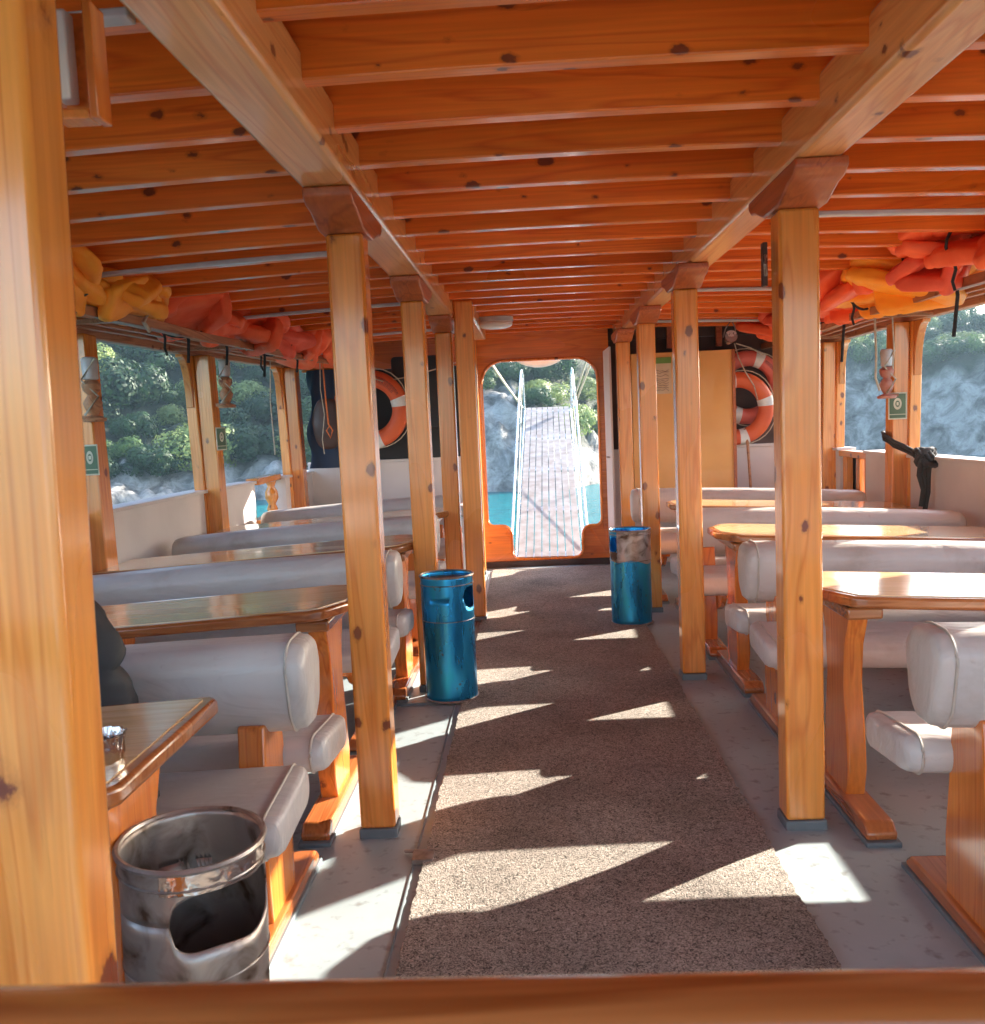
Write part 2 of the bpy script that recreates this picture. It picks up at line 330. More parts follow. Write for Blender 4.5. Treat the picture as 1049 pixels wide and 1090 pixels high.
def superell(c, size, e=0.55, nu=18, nv=10, rot=None, wob=0.0, wf=6.0, seed=0):
    vs = []; fs = []
    def sg(v, p): return math.copysign(abs(v) ** p, v)
    for j in range(nv + 1):
        ph = -PI / 2 + PI * j / nv
        for i in range(nu):
            th = 2 * PI * i / nu
            p = Vector((size[0] * sg(math.cos(ph), e) * sg(math.cos(th), e), size[1] * sg(math.cos(ph), e) * sg(math.sin(th), e), size[2] * sg(math.sin(ph), e)))
            if wob: p += Vector(noise.noise_vector(p * wf + Vector((seed, seed * 2.1, 0)))) * wob
            if rot: p = rot @ p
            vs.append(tuple(p + Vector(c)))
    for j in range(nv):
        for i in range(nu): k = (i + 1) % nu; fs.append((j * nu + i, j * nu + k, (j + 1) * nu + k, (j + 1) * nu + i))
    return vs, fs
def euler(a, b, c): return (Matrix.Rotation(math.radians(c), 3, 'Z') @ Matrix.Rotation(math.radians(b), 3, 'Y') @ Matrix.Rotation(math.radians(a), 3, 'X'))

# ------------------------------------------------------------------ hull outline (inner face)
def hx(side, y):
    pts = {-1: [(-4, -2.32), (2, -2.31), (4.6, -2.23), (6.2, -2.17), (7.8, -2.00), (8.4, -1.93)], 1: [(-4, 2.46), (2, 2.46), (4.6, 2.45), (6.2, 2.42), (7.8, 2.47), (8.4, 2.44)]}[side]
    for (a, xa), (b, xb) in zip(pts, pts[1:]):
        if y <= b: return xa + (xb - xa) * (y - a) / (b - a)
    return pts[-1][1]
def railz(side, y): return 0.895 + 0.0 * (y - 5) if side < 0 else 0.94 - 0.004 * (y - 5)

# ------------------------------------------------------------------ deck
mb = MB(); nx, ny = 24, 10; vs = []; fs = []
for j in range(ny + 1):
    for i in range(nx + 1):
        x = -2.9 + 6.1 * i / nx; y = -10 + 18.6 * j / ny; vs.append((x, y, dk(x)))
for j in range(ny):
    for i in range(nx): a = j * (nx + 1) + i; fs.append((a, a + 1, a + nx + 2, a + nx + 1))
mb.add(vs, fs); o = mb.build('deck', 'deck', smooth=True); tag(o, kind='structure')
sl = o.modifiers.new('thick', 'SOLIDIFY'); sl.thickness = 0.08; sl.offset = -1
# hatch seam on the deck and its hinge
mb = MB().tube([(-0.395, -0.5, 0.0015 + dk(-.4)), (-0.395, 7.9, 0.0015 + dk(-.4))], 0.0035, 6)
mb.box(-0.80, -0.40, 4.235, 4.24, -0.012, 0.0016)
mb.build('deck_seam', 'greyrim', o)
mb = MB().box(-0.40, -0.335, 2.64, 2.70, -0.003, 0.014).tube([(-.43, 2.715, .006), (-.34, 2.70, .012)], 0.006)
hg = mb.build('hatch_hinge', 'steel', None, (-0.37, 2.68, 0), bevel=0.002); tag(hg, 'small rusty hinge on the deck beside the brown mat', 'hinge')
# mat
mb = MB(); vs = []; fs = []; ny = 620; y0, y1 = -0.6, 8.02
for j in range(ny + 1):
    y = y0 + (y1 - y0) * j / ny
    jl = 0.006 * noise.noise(Vector((y * 30, 0, 0))) + 0.006 * noise.noise(Vector((y * 3, 4, 0))) + rnd.uniform(-.003, .003)
    jr = 0.006 * noise.noise(Vector((y * 30, 9, 0))) + 0.008 * noise.noise(Vector((y * 3, 7, 0))) + rnd.uniform(-.003, .003)
    xs = [-0.365 + jl, -0.10, 0.15, 0.4, 0.662 + jr]
    vs += [(xs[0], y, dk(xs[0]) + 0.001)] + [(x, y, dk(x) + 0.013) for x in xs] + [(xs[-1], y, dk(xs[-1]) + 0.001)]
for j in range(ny):
    for i in range(6): a = j * 7 + i; fs.append((a, a + 1, a + 8, a + 7))
o = mb.add(vs, fs).build('aisle_mat', 'mat', None, (0.15, 3.7, 0)); tag(o, 'long brown looped mat running down the middle of the deck', 'mat')

# ------------------------------------------------------------------ ceiling
mb = MB(); vs = []; fs = []; nx = 24
for j, y in enumerate((-0.85, 8.42)):
    for z in (0, 0.05):
        for i in range(nx + 1): x = -2.75 + 5.75 * i / nx; vs.append((x, y, 2.175 + z + rf(x)))
n = nx + 1
for i in range(nx):
    fs += [(i, i + 1, 2 * n + i + 1, 2 * n + i), (n + i, n + i + 1, 3 * n + i + 1, 3 * n + i), (i, i + 1, n + i + 1, n + i), (2 * n + i, 2 * n + i + 1, 3 * n + i + 1, 3 * n + i)]
fs += [(0, n, 3 * n, 2 * n), (n - 1, 2 * n - 1, 4 * n - 1, 3 * n - 1)]
ceil = mb.add(vs, fs).build('ceiling', 'plank'); tag(ceil, kind='structure')
jy = 2.06 - 0.337 * 8
k = 0
while jy < 8.3:
    mb = MB().box(-2.55, 2.78, jy - 0.0, jy + 0.05, 2.035, 2.172, nx=24).bend(rf)
    mb.build('ceiling_beam', 'joist', ceil, bevel=0.004)
    k += 1; jy += 0.337 + rnd.uniform(-.012, .012)
# plank seams
mb = MB()
# added pale stripes for paler beam undersides in the outer bays
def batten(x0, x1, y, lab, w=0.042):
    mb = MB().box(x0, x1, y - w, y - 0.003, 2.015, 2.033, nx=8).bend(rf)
    o = mb.build('stripe', 'pgrey', None, ((x0 + x1) / 2, y, 2.02), bevel=0.004); tag(o, lab, 'stripe', 'pale stripes along the ceiling beams')
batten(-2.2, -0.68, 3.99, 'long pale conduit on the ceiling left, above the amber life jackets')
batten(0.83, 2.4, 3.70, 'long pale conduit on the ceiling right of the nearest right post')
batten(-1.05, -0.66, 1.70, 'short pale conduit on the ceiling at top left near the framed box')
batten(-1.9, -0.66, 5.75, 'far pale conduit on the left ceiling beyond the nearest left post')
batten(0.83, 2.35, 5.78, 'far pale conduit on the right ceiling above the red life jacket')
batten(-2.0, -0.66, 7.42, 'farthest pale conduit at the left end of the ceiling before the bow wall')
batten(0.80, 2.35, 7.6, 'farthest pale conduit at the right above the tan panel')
# girders
def girder(x0, x1, y0, y1, lab):
    mb = MB().box(x0, x1, y0, y1, 1.95, 2.10)
    # chamfer handled by bevel
    o = mb.build('girder', 'girder', None, ((x0 + x1) / 2, (y0 + y1) / 2, 1.95), bevel=0.014, bseg=2)
    tag(o, lab, 'girder', 'long beams under the ceiling')
girder(-0.605, -0.455, -0.8, 6.02, 'long pale wooden girder along the left row of posts')
girder(0.735, 0.862, -0.8, 8.14, 'long wooden girder along the right row of posts')
girder(-0.46, -0.33, 6.15, 7.75, 'short wooden girder stub beside the white oval lamp')

# ------------------------------------------------------------------ posts with brackets
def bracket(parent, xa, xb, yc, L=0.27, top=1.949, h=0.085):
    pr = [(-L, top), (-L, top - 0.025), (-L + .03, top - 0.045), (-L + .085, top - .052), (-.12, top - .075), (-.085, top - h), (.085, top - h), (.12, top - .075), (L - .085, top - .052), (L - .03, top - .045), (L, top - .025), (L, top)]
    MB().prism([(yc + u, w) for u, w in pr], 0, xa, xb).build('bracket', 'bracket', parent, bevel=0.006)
def post(x, y, w, d, lab, top=1.864, brk=True, lean=0.0, mat='postz'):
    e = empty('wooden_post', (x, y, dk(x)), lab, 'post', 'square pine posts beside the aisle')
    MB().box(x - w / 2, x + w / 2, y - d / 2, y + d / 2, 0.03 + dk(x), top).xf(Matrix(((1, 0, lean * 1.15, 0), (0, 1, 0, 0), (0, 0, 1, 0), (0, 0, 0, 1)))).build('shaft', mat, e, bevel=0.010, bseg=3)
    MB().box(x - w / 2 - .004, x + w / 2 + .004, y - d / 2 - .004, y + d / 2 + .004, dk(x) - .004, 0.03 + dk(x)).build('base_trim', 'greyrim', e, bevel=0.004)
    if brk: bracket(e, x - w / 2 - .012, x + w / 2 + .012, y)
    return e
post(-0.656, 1.11, 0.15, 0.09, 'big knotty pine post at the left edge, nearest of all', brk=True, lean=.019, mat='nearpost')
post(-0.53, 2.89, 0.112, 0.10, 'pine post between the nearer left benches, with grey painted foot')
post(-0.53, 4.50, 0.108, 0.10, 'pine post directly behind the left blue bin')
post(-0.53, 6.10, 0.108, 0.10, 'slim pine post half hidden behind the tall full-height post on the left')
post(-0.392, 6.05, 0.118, 0.10, 'knotty full-height post left of the aisle near the bow doorway', top=2.05, brk=False)
post(0.802, 1.15, 0.12, 0.10, 'pine post on the right outside the picture, nearest the stern')
post(0.802, 2.87, 0.118, 0.10, 'pine post standing in front of the nearest whole table on the right')
post(0.752, 4.55, 0.112, 0.10, 'pine post on the right between the nearest right post and the right bin')
post(0.765, 6.15, 0.112, 0.10, 'pine post just behind the right blue bin')
post(0.762, 7.60, 0.108, 0.10, 'farthest right post beside the open white door')
post(-0.45, 7.9, 0.06, 0.08, 'thin wooden post against the left side of the bow doorway', top=2.05, brk=False)

# ------------------------------------------------------------------ hull sides: bulwark walls, hull posts, header + shelf
def bulwark(side, ya, yb, lab, drop=0.0):
    n = max(2, int((yb - ya) / 0.3)); rs = []
    for k in range(n + 1):
        y = ya + (yb - ya) * k / n; x = hx(side, y); t = 0.10 * side; z = railz(side, y) - drop
        rs.append([(x, y, -0.5), (x, y, z), (x + t, y, z), (x + t * 3, y, -0.5)])
    e = empty('bulwark', (hx(side, (ya + yb) / 2), (ya + yb) / 2, 0), lab, 'bulwark', 'white bulwarks round the deck')
    MB().rings(rs).build('panel', 'white', e)
    rs = []
    for k in range(n + 1):
        y = ya + (yb - ya) * k / n; x = hx(side, y); z = railz(side, y) - drop
        a, b = x - 0.02 * side, x + 0.13 * side
        rs.append([(a, y, z + .001), (a, y, z + 0.022), (b, y, z + 0.022), (b, y, z + .001)])
    MB().rings(rs).build('capping', 'white', e, bevel=0.004)
bulwark(-1, -10, 6.98, 'long white bulwark on the left below the open windows')
bulwark(-1, 7.62, 8.4, 'short white bulwark piece at the left by the bow wall')
bulwark(1, -10, 2.2, 'white bulwark on the right outside the picture toward the stern')
bulwark(1, 2.2, 4.35, 'white bulwark on the right, lowered to let the sun in, outside the picture', drop=.16)  # dropped out of view so low sun reaches the deck patches
bulwark(1, 4.35, 6.98, 'white bulwark on the right behind the black rope')
bulwark(1, 7.62, 8.4, 'short white bulwark piece on the right by the red life rings')
# gates in the gaps
def gate(side, lab, solid):
    y0, y1 = 6.98, 7.62; x = hx(side, 7.3); e = empty('side_gate', (x, 7.3, 0), lab, 'gate')
    MB().box(min(x, x + .1 * side), max(x, x + .1 * side), y0, y1, 0.885, 0.935).build('top_rail', 'posty', e, bevel=.006)
    MB().box(min(x, x + .1 * side), max(x, x + .1 * side), y0, y1, 0.30, 0.62).build('kick_board', 'posty', e, bevel=.006)
    prof = [(0.03, 0.62), (0.045, 0.66), (0.03, 0.70), (0.055, 0.75), (0.05, 0.80), (0.028, 0.84), (0.045, 0.885)]
    for yy in ((y0 + .50,) if not solid else (y0 + .08, y0 + .26, y0 + .56)):
        if solid: MB().box(x + .02, x + .075, yy - .04, yy + .04, .62, .885).build('baluster', 'postz', e, bevel=.006)
        else: MB().lathe(x + .05 * side, yy, prof, 16).build('turned_baluster', 'postz', e, smooth=True)
    if solid: MB().box(x + .09, x + .11, y0 + .3, y1, .60, .89).build('back_board', 'darkbrown', e)
gate(-1, 'small wooden gate in the left bulwark gap', False)
gate(1, 'wooden gate with brown boards in the right bulwark gap', True)
def hullpost(side, y, lab):
    x = hx(side, y) - 0.02 * side; s = side; zt = 1.80
    if side > 0 and y == 4.6: y = 4.78
    e = empty('side_post', (x, y, 0), lab, 'post', 'wide pine posts along the open sides')
    lean = 0.03 * s
    def slab(x0, x1, ya, yb, z0, z1, nm, bv=.008):
        m_ = MB(); vs = [(x0, ya, z0), (x1, ya, z0), (x1, yb, z0), (x0, yb, z0), (x0 + lean, ya, z1), (x1 + lean, ya, z1), (x1 + lean, yb, z1), (x0 + lean, yb, z1)]
        m_.add(vs, [(0, 3, 2, 1), (4, 5, 6, 7), (0, 1, 5, 4), (1, 2, 6, 5), (2, 3, 7, 6), (3, 0, 4, 7)]); return m_.build(nm, 'postz', e, bevel=bv)
    a, b = sorted((x, x - 0.10 * s)); slab(a, b, y - .065, y + .065, dk(x) - .01, zt, 'inner_timber')
    a, b = sorted((x + .002 * s, x + 0.075 * s)); slab(a, b, y - .085, y + .085, 0.5, zt, 'outer_timber')
    # curved knees fore and aft under the header
    for d in ((1,) if (side > 0 and y == 4.78) else (-1, 1)):
        pts = [(y + d * .086, zt), (y + d * .086, zt - .34)]
        for k in range(9):
            t = k / 8 * PI / 2; pts.append((y + d * (.086 + .012 + .13 * (1 - math.cos(t))), zt - .34 + .32 * math.sin(t)))
        pts.append((y + d * .235, zt))
        a, b = sorted((x + .012 * s + lean, x + 0.06 * s + lean)); MB().prism(pts, 0, a, b).build('knee', 'postz', e, bevel=.004)
    return e
for i, y in enumerate((4.6, 6.2, 7.8)):
    hullpost(-1, y, ('wide pine side post behind the big left post, carrying a green sign and lamp', 'wide pine side post on the left with a pale sign facing the aisle', 'leaning pine side post on the left nearest the bow')[i])
    hullpost(1, y, ('wide pine side post on the right outside the picture', 'wide pine side post on the right with black rope tied round it', 'pine side post on the right partly hidden behind the nearest right post')[i])
for y, sd, lab in ((3.0, -1, 'wide pine side post hidden behind the big left post'), (1.4, -1, 'wide pine side post on the left toward the stern'), (1.4, 1, 'wide pine side post on the right toward the stern')):
    hullpost(sd, y, lab)
e = empty('side_blocker', (2.46, 3.7, 1.8), 'added canvas curtain half lowered above the right boarding gap, outside the picture', 'blocker')  # unseen cloth added to cast the shadow wedges across the aisle
MB().box(2.44, 2.446, 3.25, 4.08, 1.25, 1.80).build('cloth', 'canvas', e)
MB().tube([(2.443, 3.22, 1.235), (2.443, 4.11, 1.235)], .016).build('batten', 'posty', e, smooth=True)
for s, w in ((-1, 'left'), (1, 'right')):
    e = empty('jacket_shelf', (s * 2.1, 4, 1.8), 'long slatted wooden shelf under the ceiling on the %s, full of life jackets' % w, 'shelf')
    rs = []
    for k in range(13):
        y = -.8 + 9.2 * k / 12; x = hx(s, y) + 0.0 * s; rs.append([(x, y, 1.80), (x, y, 1.925), (x + .07 * s, y, 1.925), (x + .07 * s, y, 1.80)])
    MB().rings(rs).build('header', 'oldwood', e, bevel=.006)
    for q in range(4):
        rs = []; off = 0.09 + q * 0.105
        for k in range(25):
            y = -.8 + 9.15 * k / 24; x = hx(s, y) - off * s; z = 1.822 - (0.02 if q == 3 else 0) + 0.004 * math.sin(k * 1.7 + q)
            w_ = 0.03 * s; rs.append([(x, y, z), (x, y, z + (.045 if q == 3 else .018)), (x - w_, y, z + (.045 if q == 3 else .018)), (x - w_, y, z)])
        MB().rings(rs).build('slat', 'oldwood', e, bevel=.003)
    for k in range(6):
        y = -.6 + 1.6 * k; x = hx(s, y); a, b = sorted((x - .44 * s, x)); MB().box(a, b, y - .02, y + .02, 1.802, 1.820).build('bearer', 'oldwood', e)

# ------------------------------------------------------------------ tables
def table(side, yc, lab, x_in, x_out, depth=0.50, q=1.0):
    s = side; e = empty('dining_table', (x_in + s * .6, yc, dk(x_in + s * .6)), lab, 'table', 'varnished tables across the deck')
    h = depth / 2; c = 0.085; ya, yb = yc - h, yc + h; z0, z1 = 0.693, 0.73
    def inset(d): return [(x_out, ya + d), (x_in + s * (.13 * q + d * .3), ya + d), (x_in + s * (.075 * q + d * .7), ya + .02 * q + d * .7), (x_in + s * d, ya + .15 * q + d * .4), (x_in + s * d, yb - .15 * q - d * .4), (x_in + s * (.075 * q + d * .7), yb - .02 * q - d * .7), (x_in + s * (.13 * q + d * .3), yb - d), (x_out, yb - d)]
    out = inset(0)
    MB().prism(out, 2, z0, z1 - .001).bend(dk).build('edging', 'edge', e, bevel=.010, bseg=3)
    i_ = inset(0.028); pts = MB().prism(i_, 2, z1 - .004, z1 + .0015).bend(dk); pts.build('tabletop', 'top', e)
    for xl, nm in ((x_in + s * .12, 0), (x_out - s * .35, 1)):
        xa, xb = sorted((xl - .03, xl + .03)); base = dk(xl)
        pr = [(-.10, .05), (-.125, .15), (-.105, .30), (-.085, .42), (-.10, .55), (-.15, .66), (-.15, .692), (.15, .692), (.15, .66), (.10, .55), (.085, .42), (.105, .30), (.125, .15), (.10, .05)]
        lg = MB().prism([(yc + u, w + base) for u, w in pr], 0, xa, xb).build('leg', 'furz', e, bevel=.006)
        MB().box(xl - .055, xl + .055, yc - .20, yc + .20, .650 + base, .688 + base).build('cleat', 'edge', e, bevel=.008)
        sk = [(-.33, .012), (-.335, .035), (-.30, .062), (.30, .062), (.335, .035), (.33, .012)]
        MB().prism([(yc + u, w + base) for u, w in sk], 0, xl - .045, xl + .045).build('skid', 'redend', e, bevel=.007)
        MB().box(xl - .052, xl + .052, yc - .35, yc + .35, base - .004, base + .014).build('skid_base', 'greyrim', e, bevel=.004)
    return e
# ------------------------------------------------------------------ benches
def cushion(prof, x0, x1, s, r=0.05):
    """profile (y,z) extruded from x0 (aisle end) to x1 with rounded aisle end; returns MB"""
    cy = sum(p[0] for p in prof) / len(prof); cz = sum(p[1] for p in prof) / len(prof); rs = []
    steps = [(0.0, .66), (.15, .86), (.4, .95), (1.0, 1.0)]
    for t, k in steps: rs.append([(x0 + s * r * t, cy + (y - cy) * k, cz + (z - cz) * k) for y, z in prof])
    L = abs(x1 - x0)
    for q in range(1, 9):
        u = r + (L - 2 * r) * q / 8; w = 1 + 0.012 * noise.noise(Vector((x0 + u * 3, cy * 2, cz)))
        rs.append([(x0 + s * u, cy + (y - cy) * w, cz + (z - cz) * w) for y, z in prof])
    for t, k in steps[::-1]: rs.append([(x1 - s * r * t, cy + (y - cy) * k, cz + (z - cz) * k) for y, z in prof])
    return MB().rings(rs)
def bench(side, yc, lab, x_in, x_out, near=True, far=True, noff=0.0):
    s = side; e = empty('double_bench', (x_in + s * .6, yc, dk(x_in + s * .6)), lab, 'bench', 'cream padded double benches across the deck')
    bp = rr(0.21, 0.24, 0.07, 6, yc, 0.648, taper=0.62)
    b = cushion(bp, x_in, x_out, s, 0.045).bend(dk).build('backrest', 'vinyl', e, smooth=True)
    k = 1.004; cy = yc; cz = .648
    MB().tube([(x_in + s * .046, cy + (y - cy) * k, cz + (z - cz) * k) for y, z in bp], .0042, 6, closed=True).bend(dk).build('piping', 'pipe', b, smooth=True)
    for d, on in ((-1, near), (1, far)):
        if not on: continue
        sp = rr(0.33, 0.10, 0.045, 5, yc + d * .235, 0.415)
        sp = [(y, z - (0.02 if d * (y - yc) > .33 else 0)) for y, z in sp]
        xi_ = x_in + (s * noff if d < 0 else 0)
        c = cushion(sp, xi_, x_out, s, .04).bend(dk).build('seat', 'vinyl', e, smooth=True)
        MB().tube([(xi_ + s * .041, yc + d * .235 + (y - yc - d * .235) * 1.01, .415 + (z - .415) * 1.02) for y, z in sp], .004, 6, closed=True).bend(dk).build('piping', 'pipe', c, smooth=True)
    for xl in (x_in + s * .15, x_out - s * .35):
        base = dk(xl)
        pr = [(-.11, .05), (-.12, .20), (-.10, .35), (-.08, .56), (.08, .56), (.10, .35), (.12, .20), (.11, .05)]
        MB().prism([(yc + u, w + base) for u, w in pr], 0, xl - .035, xl + .035).build('leg', 'furz', e, bevel=.006)
        arm = [(-.37, .366), (-.36, .33), (-.32, .315), (-.24, .31), (-.17, .25), (-.10, .22), (.10, .22), (.17, .25), (.24, .31), (.32, .315), (.36, .33), (.37, .366)]
        MB().prism([(yc + u, w + base) for u, w in arm], 0, xl + s * .037, xl + s * .067).build('seat_bracket', 'fury', e, bevel=.005)
        sk = [(-.33, .012), (-.335, .03), (-.30, .055), (.30, .055), (.335, .03), (.33, .012)]
        MB().prism([(yc + u, w + base) for u, w in sk], 0, xl - .05, xl + .05).build('skid', 'redend', e, bevel=.007)
        MB().box(xl - .057, xl + .057, yc - .35, yc + .35, base - .004, base + .014).build('skid_base', 'greyrim', e, bevel=.004)
    return e
def xo(side, y, g=0.06): return hx(side, y) - side * g
for yc, xi, lab in ((1.72, -0.70, 'near left table with the shiny ashtray on it'), (3.14, -0.605, 'left table behind the nearest left bench, by the second post'),
                    (4.62, -0.56, 'left table level with the left blue bin'), (6.10, -0.55, 'farthest left table before the bow')):
    table(-1, yc, lab, xi, xo(-1, yc, .10), depth=.54 if yc < 2 else .50, q=.2 if yc < 2 else 1.0)
for yc, xi, lab in ((3.05, 0.875, 'nearest whole right table, sunlit, behind the nearest right post'), (4.55, 0.855, 'second right table, sunlit, between two posts'), (6.0, 0.86, 'farthest right table with a sunlit top')):
    table(1, yc, lab, xi, xo(1, yc, .10))
for yc, xi, lab in ((0.90, -0.72, 'cream bench on the left hidden behind the big left post'), (2.36, -0.585, 'nearest left cream bench, dark jacket on its seat, behind the open steel bin'),
                    (3.94, -0.575, 'cream left bench just beyond the second left table'), (5.43, -0.555, 'cream left bench beyond the left blue bin'), (6.9, -0.55, 'farthest left cream bench before the white bow wall')):
    bench(-1, yc, lab, xi, xo(-1, yc, .08))
for yc, xi, lab in ((2.24, 0.905, 'nearest right cream bench cut by the picture edge'), (3.79, 0.83, 'second right cream bench, behind the nearest right table'),
                    (5.22, 0.80, 'third right cream bench, behind the second right table'), (6.72, 0.70, 'farthest right cream bench in front of the tan panel')):
    bench(1, yc, lab, xi, xo(1, yc, .10), noff=.16 if yc < 3 else 0)
# locker seats against the bow wall
for s, x0, x1, lab in ((-1, -1.98, -0.56, 'sunlit cream locker seat against the left bow wall'), (1, 1.75, 2.40, 'small padded locker seat at the right bow corner')):
    e = empty('locker_seat', ((x0 + x1) / 2, 8.0, 0), lab, 'bench')
    MB().box(x0, x1, 7.80, 8.22, dk(x1), 0.50).build('box', 'white', e, bevel=.006)
    cushion(rr(.42, .09, .03, 4, 8.01, .547), x0, x1, 1, .03).build('cushion', 'vinyl', e, smooth=True)

# ------------------------------------------------------------------ bow bulkhead with doorway
def arc(cx, cz, r, a0, a1, n=8): return [(cx + r * math.cos(math.radians(a0 + (a1 - a0) * k / n)), cz + r * math.sin(math.radians(a0 + (a1 - a0) * k / n))) for k in range(n + 1)]
xl, xr, zt = -0.405, 0.60, 1.80
hole = arc(xl + .19, zt - .19, .19, 180, 90) + arc(xr - .19, zt - .19, .19, 90, 0)
hole += [(xr, .50), (xr, .40)] + arc(xr - .06, .40, .06, 0, -90, 5) + [(xr - .10, .34)] + arc(xr - .10, .27, .07, 90, 180, 5) + [(xr - .175, .18)] + arc(xr - .255, .14, .08, 0, -90, 5)
hole += [(.1, .055)] + arc(xl + .285, .14, .08, -90, -180, 5) + [(xl + .205, .20)] + arc(xl + .13, .29, .075, 0, 90, 5) + [(xl + .10, .365)] + arc(xl + .06, .425, .06, -90, -180, 5) + [(xl, .5)]
def panel_with_hole(outer, hole, ya, yb, name, mat, parent, **k):
    from mathutils.geometry import tessellate_polygon
    allp = list(outer) + list(hole); n0 = len(outer); n1 = len(hole); n = n0 + n1
    tr = tessellate_polygon([[Vector((a, b, 0)) for a, b in outer], [Vector((a, b, 0)) for a, b in hole]])
    m_ = MB(); vs = [(a, ya, b) for a, b in allp] + [(a, yb, b) for a, b in allp]; fs = [tuple(t) for t in tr] + [tuple(q + n for q in t)[::-1] for t in tr]
    for i in range(n0): fs.append((i, (i + 1) % n0, (i + 1) % n0 + n, i + n))
    for i in range(n1): fs.append((n0 + i, n0 + (i + 1) % n1, n0 + (i + 1) % n1 + n, n0 + i + n))
    m_.add(vs, fs)
    return m_.build(name, mat, parent, **k)
e = empty('bow_doorway', (0.1, 8.25, 0), 'wooden bow doorway with rounded opening and stepped sill', 'doorway')
panel_with_hole([(-.50, -.02), (.70, -.02), (.70, 2.10), (-.50, 2.10)], hole, 8.22, 8.29, 'door_panel', 'bow', e, bevel=.004)
cx0, cz0 = .1, .95
trim = [(x, z) for x, z in hole]
MB().tube([(x, 8.215, z) for x, z in trim], 0.013, 6, closed=True).build('trim', 'furz', e, smooth=True)
MB().box(-.49, .69, 8.185, 8.212, -.02, .05).build('threshold', 'darkbrown', e, bevel=.004)
def wallpiece(name, x0, x1, z0, z1, y, mat, parent, t=.04): return MB().box(x0, x1, y, y + t, z0, z1).build(name, mat, parent, bevel=.003)
for s, x0, x1, lab in ((-1, -1.98, -.503, 'bow wall left of the doorway, white below and dark boards above'), (1, .703, 2.46, 'bow wall right of the doorway, white below and dark boards above')):
    e = empty('bow_wall', ((x0 + x1) / 2, 8.3, 0), lab, 'wall')
    wallpiece('lower_panel', x0, x1, -.05, .965, 8.26, 'white', e)
    wallpiece('ledge', x0, x1, .966, .99, 8.245, 'white', e, .07)
    if s < 0:
        wallpiece('dark_boards', -1.86, x1, .991, 1.78, 8.27, 'black', e)
        wallpiece('header_board', x0, x1, 1.781, 2.12, 8.25, 'bow', e)
    else:
        wallpiece('dark_boards', x0, x1 - .09, .991, 1.93, 8.27, 'darkbrown', e)
        wallpiece('side_frame', x1 - .088, x1, .991, 1.93, 8.25, 'bow', e)
        wallpiece('header_board', x0, x1, 1.931, 2.12, 8.25, 'darkbrown', e)
        for xx in (1.2, 1.62): wallpiece('stud', xx, xx + .05, 1.84, 2.03, 8.20, 'bracket', e)
# tan panel & poster
o = MB().box(.86, 1.695, 7.93, 7.96, .40, 1.79).build('tan_panel', 'tan', None, (1.27, 7.95, .4), bevel=.004); tag(o, 'plain tan plywood panel left of the red life rings', 'panel')
MB().box(1.690, 1.715, 7.915, 7.928, .40, 1.79).build('edge_strip', 'bracket', o)
e = empty('map_poster', (1.08, 7.925, 1.6), 'faded paper map with green heading pinned on the tan panel', 'poster')
MB().box(.93, 1.19, 7.922, 7.927, 1.45, 1.75).build('sheet', 'paper', e)
MB().box(.93, 1.19, 7.918, 7.9215, 1.70, 1.75).build('heading', 'lime', e)
mb = MB()
for k in range(9):
    z = 1.48 + .02 * k; pts = [(.95 + .024 * q, 7.9195, z + .022 * noise.noise(Vector((q * .7, k * .5, 1)))) for q in range(10)]
    mb.tube(pts, .0016, 4)
mb.build('map_lines', 'ink', e)
# black box + cloth on left of bulkhead
e = empty('loudspeaker_box', (-1.0, 8.15, 1.4), 'tall black box hanging on the dark left bow wall beside the life ring', 'box')
MB().prism(rr(.42, .62, .03, 3, -.96, 1.56), 1, 8.10, 8.262).build('cabinet', 'black', e, bevel=.01)
MB().prism(rr(.36, .54, .02, 3, -.96, 1.56), 1, 8.092, 8.099).build('grille', 'black', e)
mb = MB(); rs = []
for k in range(15):
    z = 1.78 - .83 * k / 14; w = .13 + .015 * math.sin(k * .9); ring = []
    for q in range(16):
        a = 2 * PI * q / 16; fold = 1 + .25 * math.sin(3 * a + k * .35); ring.append((-1.74 + w * math.cos(a) * fold, 8.0 + .07 * math.sin(a) * fold, z))
    rs.append(ring)
o = mb.rings(rs).build('hanging_cloth', 'navy', None, (-1.74, 8.0, 1.78), smooth=True); tag(o, 'dark navy cloth hanging at the left end of the bow wall', 'cloth')
vs, fs = superell((-1.68, 7.80, 1.33), (.13, .05, .21), .8, 16, 10, None, .02)
o = MB().add(vs, fs).build('brown_fender', 'darkbrown', None, (-1.68, 7.8, 1.33), smooth=True); tag(o, 'dark brown oval cover hanging in front of the navy cloth', 'cover')
# open white door leaf
e = empty('open_door', (.64, 8.18, 0.05), 'narrow white door standing open at the right of the bow doorway', 'door')
m_ = MB(); vs = [(.648, 8.17, .10), (.665, 8.17, .10), (.665, 8.17, 1.84), (.648, 8.17, 1.84), (.655, 7.66, .02), (.672, 7.66, .02), (.672, 7.66, 1.84), (.655, 7.66, 1.84)]
m_.add(vs, [(0, 1, 2, 3), (4, 7, 6, 5), (0, 4, 5, 1), (3, 2, 6, 7), (0, 3, 7, 4), (1, 5, 6, 2)]).build('leaf', 'white', e, bevel=.004)
MB().tube([(.645, 7.72, .95), (.625, 7.72, .95), (.625, 7.80, .95), (.645, 7.80, .95)], .006).build('handle', 'steel', e)
